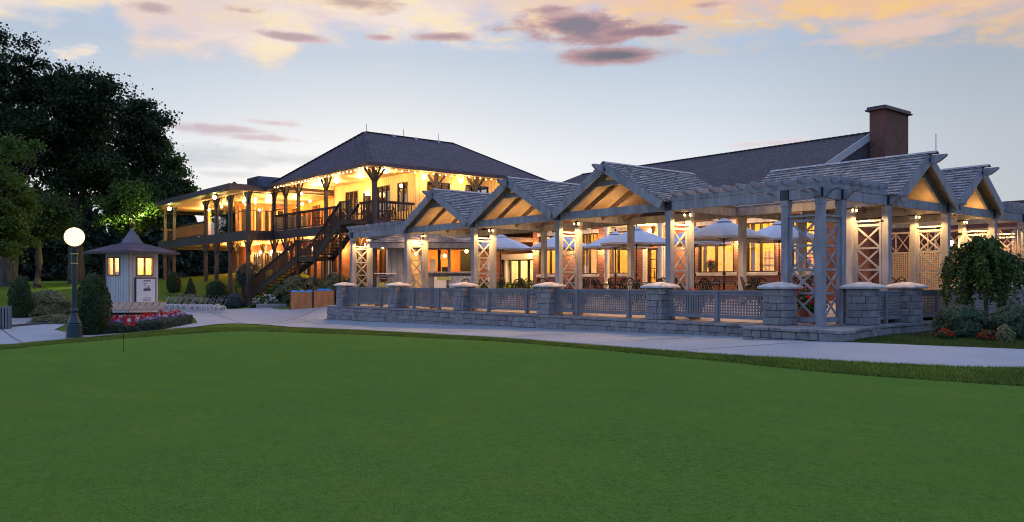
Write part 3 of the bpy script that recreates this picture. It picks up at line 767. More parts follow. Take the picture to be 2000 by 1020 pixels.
# ---------------------------------------------------------------- building helpers
def wallgrid(mm, ax, c0, c1, a0, a1, z0, z1, holes):
    """a wall slab (c0..c1 thick) along ax from a0 to a1 with rectangular holes (h0,h1,hz0,hz1)"""
    cuts = sorted(set([a0, a1]+[v for h in holes for v in h[:2] if a0 < v < a1]))
    for u0, u1 in zip(cuts, cuts[1:]):
        hs = sorted([(h[2], h[3]) for h in holes if h[0] <= u0+1e-6 and h[1] >= u1-1e-6]); z = z0
        for hz0, hz1 in hs+[(z1, z1)]:
            if hz0 > z+1e-4:
                if ax == 'x': mm.box(u0, u1, c0, c1, z, hz0)
                else: mm.box(c0, c1, u0, u1, z, hz0)
            z = max(z, hz1)
    return mm
def window(parent, ax, c, a0, a1, z0, z1, fm, gm=None, mull=(), trans=(), w=.06, dep=.10, name='window', label=None):
    """frame + pane in the plane coordinate c (outer face); mull: x positions, trans: z positions"""
    mm = M()
    def bx(m_, u0, u1, q0, q1, y0, y1):
        if ax == 'x': m_.box(u0, u1, y0, y1, q0, q1)
        else: m_.box(y0, y1, u0, u1, q0, q1)
    s = 1 if ax == 'x' else -1
    y0, y1 = c-s*.012, c+s*dep
    bx(mm, a0, a0+w, z0, z1, y0, y1); bx(mm, a1-w, a1, z0, z1, y0, y1); bx(mm, a0+w, a1-w, z0, z0+w, y0, y1); bx(mm, a0+w, a1-w, z1-w, z1, y0, y1)
    for u in mull: bx(mm, u-w*.5, u+w*.5, z0+w, z1-w, y0+s*.004, y1-s*.004)
    for z in trans: bx(mm, a0+w, a1-w, z-w*.4, z+w*.4, y0+s*.012, y1-s*.012)
    f = mm.build(name, fm, parent)
    g_ = M(); bx(g_, a0+w, a1-w, z0+w, z1-w, c+s*dep*.5, c+s*(dep*.5+.008)); g_.build('pane', gm or M_glass, f)
    return f
def muntins(parent, ax, c, a0, a1, z0, z1, nx_, nz_, mt, w=.022, name='glazing_bars'):
    mm = M()
    for i in range(1, nx_):
        u = a0+(a1-a0)*i/nx_
        mm.box(u-w/2, u+w/2, c, c+.03, z0, z1) if ax == 'x' else mm.box(c-.03, c, u-w/2, u+w/2, z0, z1)
    for j in range(1, nz_):
        z = z0+(z1-z0)*j/nz_
        mm.box(a0, a1, c+.004, c+.026, z-w/2, z+w/2) if ax == 'x' else mm.box(c-.026, c-.004, a0, a1, z-w/2, z+w/2)
    return mm.build(name, mt, parent)

# ---------------------------------------------------------------- brick dining hall behind the patio
hall = thing('dining_hall', (-14, 11, .88), 'long brick dining hall with glowing yellow windows and a dark shingled roof', 'building')
Y0 = 11.0; FL = .88
WIN = [(-23.7, -21.8, 2.06, 4.2), (-20.3, -19.05, 2.06, 4.2), (-18.4, -16.8, 2.06, 4.2), (-12.55, -10.58, 2.06, 4.2), (-9.98, -8.5, 2.06, 4.2), (-7.8, -6.5, 2.06, 4.2)]
DOOR = (-15.62, -14.55, FL, 3.28)
wm = wallgrid(M(), 'x', Y0, Y0+.3, -24.2, -5.55, FL-.4, 4.95, WIN+[DOOR]); wm.box(-5.85, -5.55, Y0+.3, 20, FL-.4, 4.95)
wm.build('wall', M_brick, hall)
M().box(-24.2, -5.55, 15.8, 16.0, FL, 4.9).box(-24.2, -24.05, Y0+.3, 15.8, FL, 4.9).box(-5.86, -5.80+.0, Y0+.32, 15.8, FL, 4.9).build('inner_wall', M_cream, hall)
M().box(-24.0, -5.9, Y0+.31, 15.8, 4.52, 4.6).build('ceiling', M_cream, hall)
M().box(-24.0, -5.9, Y0+.31, 15.8, FL-.1, FL).build('floor', M_orange, hall)
for i, (a, b, z0, z1) in enumerate(WIN):
    md = (a+b)/2
    f = window(hall, 'x', Y0, a, b, z0, z1, M_brown, mull=(md,), trans=(3.72,), w=.055, dep=.14)
    muntins(f, 'x', Y0+.03, a+.06, md-.03, 3.76, z1-.06, 2, 1, M_brown); muntins(f, 'x', Y0+.03, md+.03, b-.06, 3.76, z1-.06, 2, 1, M_brown)
    M().box(a-.14, b+.14, Y0-.07, Y0+.1, z0-.15, z0-.002).build('sill', M_cap, hall, bevel=.01)
    lm = M().box(a-.1, b+.1, Y0-.012, Y0+.1, z1+.002, z1+.2).box(md-.13, md+.13, Y0-.05, Y0+.1, z1+.004, z1+.30); lm.build('stone_lintel', M_cap, hall)
a, b, z0, z1 = DOOR
d = window(hall, 'x', Y0+.05, a, b, z0, z1, M_brown, mull=((a+b)/2,), w=.09, dep=.1, name='door')
muntins(d, 'x', Y0+.09, a+.09, (a+b)/2-.04, z0+.1, z1-.1, 1, 5, M_brown, .03); muntins(d, 'x', Y0+.09, (a+b)/2+.04, b-.09, z0+.1, z1-.1, 1, 5, M_brown, .03)
M().box((a+b)/2-.12, (a+b)/2-.08, Y0-.02, Y0+.04, 1.8, 2.2).build('handle', M_brass, d)
M().box(a-.26, a-.01, Y0-.06, Y0+.1, FL, 3.5).box(b+.01, b+.26, Y0-.06, Y0+.1, FL, 3.5).box(a-.26, b+.26, Y0-.08, Y0-.06+.1, 3.5, 3.62).build('door_surround', M_white, hall)
for cx in (-17.0, -13.6):
    M().lathe([(.17, 0), (.17, .06), (.13, .10), (.12, 3.3), (.14, 3.34), (.17, 3.42), (.17, 3.5)], 20, (cx, 9.6, FL)).build('round_column', M_white, hall, smooth=True)
M().box(-17.3, -13.3, 9.4, 10.95, 4.38, 4.62).build('porch_beam', M_white, hall)
# interior: white french doors, curtains, a red screen and a red-clothed table
for i, cx in enumerate((-22.7, -20.2, -18.0, -16.4, -12.0, -10.8, -9.6, -7.2)):
    fd = M().box(cx-.45, cx+.45, 15.70, 15.79, FL, 3.3).build('french_door', M_white, hall)
    muntins(fd, 'x', 15.64, cx-.34, cx+.34, FL+.25, 3.15, 3, 6, M_brass, .04)
M().box(-8.9, -8.05, 14.6, 14.7, FL, 3.0).build('red_screen', simple('terracotta_panel', (.42, .10, .05), None, 3, .7), hall)
M().box(-17.4, -17.1, Y0+1.2, Y0+1.3, FL, 3.2).build('dark_cabinet', M_brown, hall)
cu = M()
for (a, b, z0, z1) in WIN:
    for e, s in ((a, 1), (b, -1)):
        for j in range(4): u = e+s*(.07+j*.05); cu.tube([(u, Y0+.34, z0-.2), (u, Y0+.34, 4.4)], .03, 6)
cu.build('curtains', M_cream, hall)
for x in (-22.8, -19.8, -16.8, -13.8, -10.8, -7.8):
    fx = M().lathe([(.02, .0), (.24, -.02), (.24, -.10), (.02, -.11)], 16, (x, 13.4, 4.50)).build('ceiling_lamp', E_panel, hall)
    lamp((x, 13.4, 4.30), 560, (1, .46, .06), .2, hall)
# sconces between windows on the patio wall
for x in (-20.9+.05, -18.72, -10.28, -8.14, -13.15, -24.0):
    sc_ = M().box(x-.06, x+.06, Y0-.10, Y0-.005, 3.50, 3.62).build('wall_sconce', M_black, hall)
    M().sphere((x, Y0-.16, 3.46), .07, 8).build('bulb', E_scon, sc_); lamp((x, Y0-.36, 3.42), 170, WARM, .06, hall)
s2 = M().box(-15.3, -15.2, Y0-.13, Y0-.085, 4.0, 4.3).build('wall_sconce', M_black, hall)
M().sphere((-15.25, Y0-.25, 4.12), .10, 8).build('bulb', E_bulb, s2); lamp((-15.25, Y0-.5, 4.05), 260, WARM, .1, hall)
s3 = M().box(-5.545, -5.50, Y0+.15, Y0+.25, 3.3, 3.6).build('wall_sconce', M_black, hall)
M().lathe([(.04, 0), (.07, .1), (.07, .5), (.04, .6)], 10, (-5.36, Y0+.2, 3.1)).build('bulb', E_scon, s3); lamp((-5.1, Y0-.1, 3.4), 45, WARM, .08, hall)
# main roof: ridge along x, hipped at the far left end, gable at the chimney end
EZ, RZ, RY, XG = 4.95, 8.86, 19.0, -8.2
rm = M()
e0, e1 = -33.2, XG
pA, pB, pC, pD = (e0, 10.4, EZ), (e1, 10.4, EZ), (e1, 27.6, EZ), (e0, 27.6, EZ)
r0, r1 = (-28.6, RY, RZ), (e1, RY, RZ)
rm.add([pA, pB, pC, pD, r0, r1], [(0, 1, 5, 4), (2, 3, 4, 5), (3, 0, 4), (0, 3, 2, 1), (1, 2, 5)])
rf = rm.build('roof', M_roofB, hall)
M().beam((XG+.04, 10.4, EZ-.02), (XG+.04, RY, RZ-.02), .06, .32).beam((XG+.04, 27.6, EZ-.02), (XG+.04, RY, RZ-.02), .06, .32).build('white_verge', simple('weathered_white', (.42, .42, .43), None, 4, .6), rf)
M().prism([(10.9, EZ-.2), (27, EZ-.2), (RY, RZ-.45)], 'x', XG-.5, XG-.2).build('gable_wall', M_brickd, hall)
M().box(-5.86, -24.2, 10.55, Y0+.02, 4.96, 5.08).build('lean_to_roof', M_roofB, hall)
vv = M()
for x in np.arange(-28.4, XG, .31): vv.box(x, x+.24, RY-.12, RY+.12, RZ-.02, RZ+.035)
vv.build('ridge_tiles', M_roofB, rf)
ch = M().box(-8.15, -7.42, 18.25, 20.6, 4.5, 9.72).build('chimney', M_brickd, hall)
M().box(-8.31, -7.27, 18.09, 20.76, 9.72, 9.80).box(-8.25, -7.33, 18.15, 20.7, 9.80, 9.92).build('chimney_cap', M_fasciap, ch, bevel=.02)
# brick annex right of the hall, with window and a pale trellis screen before it
anx = thing('brick_annex', (-1.6, 15.5, .8), 'low brick annex behind the right end of the patio', 'building')
wallgrid(M(), 'x', 15.4, 15.7, -5.5, 5.5, .4, 4.55, [(-3.9, -3.3, 2.9, 4.0), (-1.0, .3, 2.0, 3.6), (2.0, 3.4, 2.0, 3.6)]).box(5.2, 5.5, 15.7, 20, .4, 4.55).build('wall', M_brickd, anx)
M().box(-5.5, 5.6, 15.3, 20, 4.56, 4.75).build('roof', M_fasciap, anx)
for a, b, z0, z1 in ((-3.9, -3.3, 2.9, 4.0), (-1.0, .3, 2.0, 3.6), (2.0, 3.4, 2.0, 3.6)): window(anx, 'x', 15.4, a, b, z0, z1, M_white, M_glassr, mull=((a+b)/2,))
M().box(-5.2, 5.2, 17, 17.1, .4, 4.5).build('inner_wall', M_cream, anx)
ts = thing('trellis_screen', (-3.4, 12.9, .88), 'tan trellis screen with crossed top bays before the brick annex', 'screen')
for x0 in (-4.9, -3.65, -2.4, -1.15, .1):
    mm = M(); x1 = x0+1.2
    mm.box(x0, x0+.06, 12.87, 12.95, FL, 3.52).box(x1-.06, x1, 12.87, 12.95, FL, 3.52).box(x0, x1, 12.86, 12.96, 3.525, 3.6).box(x0+.06, x1-.06, 12.88, 12.94, 2.75, 2.81).box(x0+.06, x1-.06, 12.88, 12.94, FL+.05, FL+.12)
    md = (x0+x1)/2; mm.box(md-.02, md+.02, 12.885, 12.935, 2.82, 3.52)
    for a, b in ((x0+.06, md-.02), (md+.02, x1-.06)): mm.beam((a, 12.90, 2.82), (b, 12.90, 3.51), .02, .035); mm.beam((a, 12.925, 3.51), (b, 12.925, 2.82), .02, .035)
    t = x0+.08
    while t < x1-.06: mm.box(t, t+.045, 12.885, 12.90, FL+.12, 2.75); t += .085
    z = FL+.15
    while z < 2.72: mm.box(x0+.06, x1-.06, 12.91, 12.925, z, z+.045); z += .085
    mm.build('trellis_panel', simple('tan_timber', (.46, .36, .26), (.38, .30, .22), 4, .7), ts)
sb = M().box(-1.05, -.95, 10.7, 10.8, 3.25, 3.35).build('lantern_bracket', M_black, pg); M().sphere((-1.3, 10.75, 3.0), .10, 8).build('lantern_lamp', E_bulb, sb)
lamp((-1.3, 10.6, 2.85), 60, WARM, .08, pg); lamp((-3.2, 11.9, 3.3), 45, WARM, .1, pg)
rod = M().tube([(0, 0, 0), (0, 0, 9)], .035, 6); rodo = rod.build('flag_pole', M_white, None); p = P(1828, 450, 60)
rodo.location = (p[0], p[1], 12.4-9); tag(rodo, 'thin white pole rising behind the second side gable', 'pole')

# ---------------------------------------------------------------- two-storey clubhouse
cb = thing('clubhouse', (-34, 8, 1.4), 'two-storey clubhouse with lit verandas, brown timber decks and a hipped slate-purple roof', 'building')
X0, YF, DZ, CZL = -27.2, 2.46, 4.9, 7.72      # corner post x, front post line, deck level, ceiling level
XW, YW = -40.18, .71                           # where the wing steps forward
ZB = .2
# decks
dk = M().box(-40.18, X0+.12, YF-.12, 24, 4.78, DZ).box(-58.6, -40.18, YW-.12, 24, 4.78, DZ); dk.build('deck_floor', M_brown, cb)
fb = M().box(-40.05, X0+.17, YF-.17, YF-.121, 4.40, 4.93).box(X0+.121, X0+.17, YF-.12, 5.0, 4.40, 4.93)
fb.box(-58.7, -40.05, YW-.17, YW-.121, 4.33, 4.93).box(-40.05, -40.0, YW-.17, YF-.12, 4.33, 4.93).box(-58.75, -58.70, YW-.17, 24, 4.33, 4.93)
fb.build('deck_fascia', M_greytimber, cb)
M().box(-58.6, X0+.1, YF+.0, 24, 4.60, 4.66).box(-58.6, -40.18, YW-.1, YF, 4.60, 4.66).build('lower_ceiling', M_soffit, cb)
# posts with Y braces
def braced(x, y, z0, z1, zc=None, axes=('x',), s=.09):
    mm = M().box(x-s, x+s, y-s, y+s, z0, z1).build('veranda_post', M_greytimber, cb)
    for zt in ([z1] if zc is None else [z1, zc]):
        b = M()
        for ax in axes:
            for q in (-1, 1):
                dx, dy = (q*.62, 0) if ax == 'x' else (0, q*.62)
                b.beam((x+dx*.1, y+dy*.1, zt-.75), (x+dx, y+dy, zt-.02), .07, .09)
        b.build('post_brace', M_greytimber, mm)
FP = [-32.81, -36.54, -38.43, -40.18]
for x in FP: braced(x, YF, G(x, YF)-.5, CZL, 4.4)
braced(X0, YF, .3, CZL, 4.4, ('x', 'y'), .11)
for y in (6.32, 9.07): braced(X0+.12, y, DZ, CZL, None, ('y',))
for x in (-40.18, -43.28, -45.88, -48.04, -55.2, -57.54): braced(x, YW, G(x, YW)-.5, 7.45, 4.33, ('x',), .11)
for x in (-51.2,): braced(x, YW+3.5, G(x, YW)-.5, 4.6, None)
for x in (-30.2, -35, -40, -45, -50): braced(x, 5.8, 1, 4.6, None, ('x',), .08)
# upper railings
def baluster_rail(p, q, z0, h=1.08, name='railing', mt=None, sp=.17, fill=False):
    mm = M(); p = Vector(p); q = Vector(q); L = (q-p).length; n = int(L/sp)
    a = Vector((p.x, p.y, z0+h)); b = Vector((q.x, q.y, z0+h)); mm.beam(a, b, .13, .05); mm.beam(a-Vector((0, 0, .07)), b-Vector((0, 0, .07)), .05, .08)
    mm.beam(a-Vector((0, 0, h-.12)), b-Vector((0, 0, h-.12)), .05, .08)
    for i in range(1, n):
        c = p+(q-p)*i/n; mm.box(c.x-.022, c.x+.022, c.y-.022, c.y+.022, z0+.1, z0+h-.1)
    return mm.build(name, mt or M_brown, cb)
baluster_rail((-40.0, YF), (-31.2, YF), DZ); baluster_rail((X0, YF+.1), (X0, 4.95), DZ)
baluster_rail((X0-.1, YF), (-28.8, YF), DZ)
baluster_rail((-58.6, YW), (-58.6, 9), DZ)
baluster_rail((-54.6, YW), (-48.2, YW), DZ, sp=.17)
# glazed wing: low solid rail, panes between posts
for a, b in ((-48.04, -45.88), (-45.88, -43.28), (-43.28, -40.18)):
    window(cb, 'x', YW-.02, a+.11, b-.11, DZ+.02, 7.44, M_greytimber, trans=(6.25,), w=.05, dep=.06)
window(cb, 'y', XW+.02, YW+.11, YF-.1, DZ+.02, 7.44, M_greytimber, trans=(6.25,), w=.05, dep=.06)
window(cb, 'x', YF-.02, -40.07, -38.5, 6.3, 7.5, M_greytimber, w=.05, dep=.06)
# upper rooms: front wall and east wall
YU = 5.03
fw = [(-35.3, -33.7, 5.9, 7.27), (-33.05, -32.1, DZ, 7.05), (-31.4, -29.9, DZ+.15, 7.27), (-29.1, -28.0, DZ+.75, 7.27)]
wallgrid(M(), 'x', YU, YU+.2, -36.66, X0-.02, DZ, CZL+.2, fw).build('upper_front_wall', M_siding, cb)
ew = [(5.81, 7.37, 5.6, 7.27), (8.45, 10.13, 5.6, 7.27)]
wallgrid(M(), 'y', X0-.02, X0-.22, YU+.2, 24, DZ, CZL+.2, ew).build('upper_side_wall', M_siding, cb)
for a, b, z0, z1 in fw:
    window(cb, 'x', YU, a, b, z0, z1, M_brown, M_glassr, mull=[a+(b-a)*t for t in ((.5,) if b-a < 1.2 else (.333, .667))], w=.05)
for a, b, z0, z1 in ew:
    window(cb, 'y', X0-.02, a, b, z0, z1, M_brown, M_glassr, mull=[a+(b-a)*t for t in (.333, .667)], w=.05)
M().box(-36.6, X0-.4, 9.0, 9.1, DZ, CZL).build('inner_wall', M_cream, cb)
M().box(-36.85, -36.66, YU, 12.0, DZ, CZL).build('brown_side_wall', simple('brown_panel', (.22, .10, .06), (.17, .08, .05), 3, .6), cb)
M().box(-49.2, -49.0, 3.3, 7.4, DZ, 7.5).box(-49.2, -36.9, 7.2, 7.4, DZ, 7.6).box(-36.86, -36.85, 8, 10, DZ, 7).build('lounge_back_wall', M_orange, cb)
lw = [(-47.8+i*3.4, -46.6+i*3.4) for i in range(3)]
for a, b in lw: f = window(cb, 'x', 7.17, a, b, DZ+.1, 7.2, M_brown, M_glassr, mull=((a+b)/2,), w=.05, dep=.02)
M().box(-56.6, -55.2, 3.5, 3.6, DZ, 7.4).build('west_panel', M_orange, cb)
for i in range(4):
    y_ = 3.7+i*.9; M().box(-48.99, -48.94, y_, y_+.55, DZ+.3, 7.1).build('lounge_door', M_brown, cb)
for i in range(7): M().tube([(-48.9, 3.5+i*.58, DZ+.1), (-48.9, 3.5+i*.58, 7.3)], .07, 6).build('curtain', M_cream, cb)
cn = M().box(-41.9, -38.6, 3.2, 4.0, DZ, 5.95).build('serving_counter', M_white, cb)
# ceilings
M().box(-58.7, -40.2, -.35, 10.5, 7.50, 7.56).box(-40.19, -36.9, 2.0, 10.5, 7.76, 7.80).build('lounge_ceiling', M_soffit, cb)
M().box(-37.0, X0+.6, 1.9, YU+.1, CZL+.02, CZL+.08).box(-27.19+.0, X0+.6, YU+.11, 13.5, CZL+.02, CZL+.08).build('veranda_ceiling', M_soffit, cb)
# hipped main roof
EZ2 = 7.86
ra = [(-38.8, 1.66, EZ2), (-26.37, 1.66, EZ2), (-26.37, 14.0, EZ2), (-38.8, 14.0, EZ2), (-32.58, 4.9, 10.66), (-32.58, 11.4, 10.66)]
rr = M().add(ra, [(0, 1, 4), (1, 2, 5, 4), (2, 3, 5), (3, 0, 4, 5), (3, 2, 1, 0)]).build('roof', M_roofA, cb)
ed = M().box(-38.85, -26.32, 1.60, 1.655, EZ2-.17, EZ2+.03).box(-26.365, -26.31, 1.66, 14.05, EZ2-.17, EZ2+.03).box(-38.85, -38.81, 1.66, 14, EZ2-.17, EZ2+.03)
ed.build('eaves_gutter', M_fasciap, rr)
hc = M()
def caps(p, q):
    p, q = Vector(p), Vector(q); n = int((q-p).length/.3)
    for i in range(n): a = p+(q-p)*i/n; b = p+(q-p)*(i+.85)/n; hc.beam(a+Vector((0, 0, .02)), b+Vector((0, 0, .02)), .24, .035)
caps(ra[1], ra[4]); caps(ra[0], ra[4]); caps(ra[4], ra[5]); caps(ra[2], ra[5]); hc.build('hip_caps', M_roofA, rr)
for y in (6.6, 8.2, 9.9): M().box(-32.4, -32.2, y, y+.2, 10.5, 10.66).build('roof_vent', M_silver, rr)
for i, y in enumerate((5.0, 7.6, 10.2)): M().tube([(-32.58, y, 10.6), (-32.58, y, 11.15)], .018, 5).build('lightning_rod', M_silver, rr)
# flat wing roof with deep fascia
wr = M().box(-62, -40.0, -.55, 12, 7.58, 7.80).box(-40.0, -38.7, 1.72, 6, 7.57, 7.80)
wr.build('wing_roof', M_roofA, cb)
M().box(-62.1, -39.9, -.62, -.56, 7.50, 7.86).box(-39.99, -39.92, -.56, 1.7, 7.50, 7.86).box(-62.1, -62.01, -.56, 12, 7.5, 7.86).build('wing_fascia', M_fasciap, cb)
M().prism([(-62, 7.81), (-40.1, 7.81), (-44, 8.0), (-62, 8.0)], 'y', 2, 12).build('wing_roof_rise', M_fasciap, cb)
hv = M().box(-45.2, -43.2, 2.6, 4.4, 8.0, 8.9).build('rooftop_unit', simple('rooftop_sheet_metal', (.14, .16, .2), (.1, .12, .15), 3, .4, .4), cb)
lv = M()
for i in range(9): lv.box(-45.1, -43.3, 2.57, 2.598, 8.06+i*.09, 8.10+i*.09)
lv.build('louvres', M_greytimber, hv)
# lower storey
lo = [(-53.6, -51.8, 1.6, 4.0), (-51.4, -49.6, 1.6, 4.0), (-49.2, -47.2, 1.6, 4.0), (-45.4, -43.2, 1.6, 4.2), (-41.4, -39.2, 1.6, 4.2), (-37.4, -35.2, 1.6, 4.2), (-33.6, -31.2, 1.6, 4.2), (-30.4, -28.6, 1.6, 4.2)]
wallgrid(M(), 'x', 6.46, 6.66, -58.4, X0-.1, .8, 4.6, lo).box(-58.4, -58.2, 6.66, 20, .8, 4.6).box(X0-.3, X0-.1, 6.66, 20, .8, 4.6).build('lower_wall', M_brick, cb)
for a, b, z0, z1 in lo: window(cb, 'x', 6.46, a, b, z0, z1, M_brown, M_glassr, mull=[a+(b-a)*t for t in (.25, .5, .75)], w=.07, name='patio_door')
M().box(-58.2, X0-.4, 9.5, 9.6, .8, 4.6).build('inner_wall', M_orange, cb)
for x in (-54.2, -51.6, -49.4, -46.6, -42.3, -38.2, -34.2, -30.8, -27.9):
    b_ = M().box(x-.08, x+.08, 6.33, 6.455, 3.85, 4.1).build('wall_sconce', M_black, cb)
    M().sphere((x, 6.2, 4.0), .11, 8).build('bulb', E_scon, b_); lamp((x, 5.95, 3.9), 280, AMBER, .12, cb)
for x in (-44, -38, -32): lamp((x, 8.2, 4.2), 60, AMBER, .15, cb)
for x in (-53, -48.5, -44, -40, -36, -31): lamp((x, 3.9, 4.3), 70, AMBER, .12, cb)
# veranda and lounge lamps
VL = [(-28.2, 3.7), (-31.0, 3.7), (-33.9, 3.7), (-36.0, 3.7)]
for x, y in VL:
    f = M().lathe([(.13, 0), (.15, -.05), (.05, -.12), (.03, -.13)], 14, (x, y, CZL+.02)).build('ceiling_light', E_bulb, cb); lamp((x, y, CZL-.32), 155, WARM, .1, cb)
for x, y, z in ((-38.6, 3.6, 7.5), (-42.2, 2.0, 7.35), (-44.8, 2.2, 7.35), (-46.9, 3.2, 7.35), (-41.3, 5.5, 7.35), (-49.6, 2.4, 7.35), (-43.6, 6.0, 7.35), (-46.5, 7.0, 7.35), (-52.8, 2.6, 7.35), (-38.9, 7.5, 7.5), (-50.4, 6.0, 7.35)):
    f = M().sphere((x, y, z-.12), .10, 8).build('pendant_light', E_bulb, cb)
for x, y in ((-38.8, 4.6), (-42.6, 3.2), (-46.4, 3.0), (-50.6, 3.0), (-55.0, 3.0), (-43, 5.2), (-46.8, 5.0)): lamp((x, y, 6.9), 420, AMBER if 0 else (1, .5, .15), .15, cb)
f = M().box(-32.55, -32.35, YU-.14, YU-.005, 6.85, 7.1).build('door_lamp', E_scon, cb); lamp((-32.4, YU-.4, 7.0), 60, WARM, .1, cb)
for y in (5.5, 8.0): M().box(X0+.0, X0+.12, y, y+.16, 7.35, 7.6).build('side_lamp', E_bulb, cb); lamp((X0+.7, y, 7.2), 110, WARM, .1, cb)
lamp((X0+.9, 11.3, 7.1), 75, WARM, .1, cb)
for x in (-30.5, -34.5): lamp((x, 7.0, 7.2), 70, WARM, .15, cb)
# flood lamps under the wing eaves
for px, py, d_ in ((333, 408, 62.1), (421, 386, 54.7)):
    q = P(px, py, d_); f = M().box(q[0]-.09, q[0]+.09, q[1]+.0, q[1]+.1, q[2]+.06, q[2]+.25).build('flood_bracket', M_black, cb)
    M().sphere((q[0], q[1]-.08, q[2]), .13, 8).build('flood_lamp', E_flood, f)
    lamp((q[0], q[1]-.3, q[2]-.05), 6200, (.86, 1, .34), .1, cb, 'SPOT', P(258, 415, 66), 30, .8)
    lamp((q[0], q[1]-.3, q[2]-.1), 14, (.9, 1, .5), .1, cb)
lamp((-56, -1.2, 7.0), 4200, (.9, 1, .3), .1, cb, 'SPOT', (-62, -12, 1.6), 70, .6); lamp((-59, -1.2, 7.0), 5200, (.9, 1, .3), .1, cb, 'SPOT', (-76, -16, 2.2), 60, .6)
# string of bulbs under the main eaves
st = thing('string_lights', (-32, 1.62, 7.62), 'string of warm bulbs hung under the clubhouse eaves', 'string lights')
wire = M(); pts = []
nb = 27
for i in range(nb+1): pts.append((-38.0+11.6*i/nb, 1.56, 7.62-.035*(i % 2)))
for i in range(1, 31): pts.append((-26.26, 1.6+12.0*i/30, 7.62-.035*(i % 2)))
wire.tube(pts, .008, 4).build('cable', M_black, st)
for p in pts: M().sphere((p[0], p[1], p[2]-.05), .034, 6).build('bulb', E_bulb, st)
for x in (-37, -34.5, -32, -29.5, -27): lamp((x, 1.5, 7.48), 9, WARM, .2, st)
# staircase from the deck, two flights with a landing
sr = thing('staircase', (-36, 1.4, .2), 'dark brown timber staircase climbing to the clubhouse deck', 'staircase')
YA, YB = 1.12, 2.24
def flight(x0, z0, x1, z1):
    n = max(2, int(abs(z1-z0)/.175)); mm = M()
    for i in range(n):
        x = x0+(x1-x0)*(i+.5)/n; z = z0+(z1-z0)*(i+.5)/n; hw = abs(x1-x0)/n/2+.02
        mm.box(x-hw, x+hw, YA, YB, z-.03, z+.01)
    mm.build('tread', M_brown, sr)
    for y in (YA, YB): M().beam((x0, y, z0-.12), (x1, y, z1-.12), .06, .30).build('stringer', M_brown, sr)
    for y in (YA, YB):
        r_ = M().beam((x0, y, z0+.98), (x1, y, z1+.98), .12, .05)
        r_.beam((x0, y, z0+.88), (x1, y, z1+.88), .04, .08); r_.beam((x0, y, z0+.12), (x1, y, z1+.12), .04, .07)
        m_ = int(math.hypot(x1-x0, z1-z0)/.16)
        for i in range(1, m_): x = x0+(x1-x0)*i/m_; z = z0+(z1-z0)*i/m_; r_.box(x-.02, x+.02, y-.02, y+.02, z+.1, z+.88)
        r_.build('handrail', M_brown, sr)
XT, XL1, XL2, XB = -28.5, -31.5, -33.75, -42.2
ZL = 3.09; ZF = .38
flight(XT, DZ, XL1, ZL); flight(XL2, ZL, XB, ZF)
M().box(XL2, XL1, YA-.03, YB+.03, ZL-.22, ZL).build('landing', M_brown, sr)
for y in (YA, YB):
    r_ = M().beam((XL1, y, ZL+.98), (XL2, y, ZL+.98), .12, .05); r_.box(XL2, XL1, y-.02, y+.02, ZL+.12, ZL+.2); r_.box(XL2, XL1, y-.02, y+.02, ZL+.85, ZL+.94)
    for x in np.arange(XL2+.1, XL1, .16): r_.box(x-.02, x+.02, y-.02, y+.02, ZL+.1, ZL+.9)
    r_.build('handrail', M_brown, sr)
for x, y, z1 in ((XL1, YA, ZL+1), (XL2, YA, ZL+1), (XL1, YB, ZL+1), (XL2, YB, ZL+1), (XB, YA, ZF+1), (XB, YB, ZF+1), (XT, YA, DZ+1.05)): M().box(x-.06, x+.06, y-.06, y+.06, G(x, y)-.2, z1).build('newel_post', M_brown, sr)
M().box(XT-.1, XT+1.3, YA-.05, YF-.18, 4.7, DZ).build('top_landing', M_brown, sr)
r_ = M().box(XT, XT+1.3, YA-.04, YA+.04, DZ+.98, DZ+1.04)
for x in np.arange(XT+.1, XT+1.3, .14): r_.box(x-.02, x+.02, YA-.02, YA+.02, DZ, DZ+.98)
r_.build('handrail', M_brown, sr)
for y in (YA, YB): M().box(XB-2.0, XB, y-.05, y+.05, ZF+.93, ZF+.99).box(XB-2.0, XB-1.9, y-.05, y+.05, -.1, ZF+.93).box(XB-1.2, XB-1.1, y-.03, y+.03, -.1, ZF+.93).build('handrail', M_brown, sr)
M().box(XB-1.9, XB+.1, YA-.1, YB+.1, -.3, ZF-.1).build('bottom_step', M_brown, sr)

# entry between the hall and the clubhouse
en = thing('entry_vestibule', (-25.6, 11.6, .88), 'low glazed entry with a pale fascia between hall and clubhouse', 'entrance')
M().box(-27.1, -24.25, 11.0, 14, 2.98, 3.28).box(-27.1, -26.95, 11.2, 14, FL, 2.98).build('fascia', M_white, en)
for i in range(3):
    a = -26.9+i*.86; window(en, 'x', 11.5, a, a+.84, FL, 2.96, M_brown, w=.06, dep=.08, name='door')
M().box(-27.1, -24.25, 13.9, 14, FL, 4.9).build('back_wall', M_cream, en)
lamp((-25.7, 12.8, 2.7), 230, (1, .62, .2), .15, en)
lamp((-25.7, 10.2, 3.9), 60, WARM, .15, en)
M().lathe([(.11, 0), (.11, 2.15)], 14, (-26.0, 9.2, FL)).build('entry_column', M_white, en)
M().box(-27.1, -24.2, 9.0, 12.0, 3.95, 4.15).build('entry_canopy', M_rafter, en)

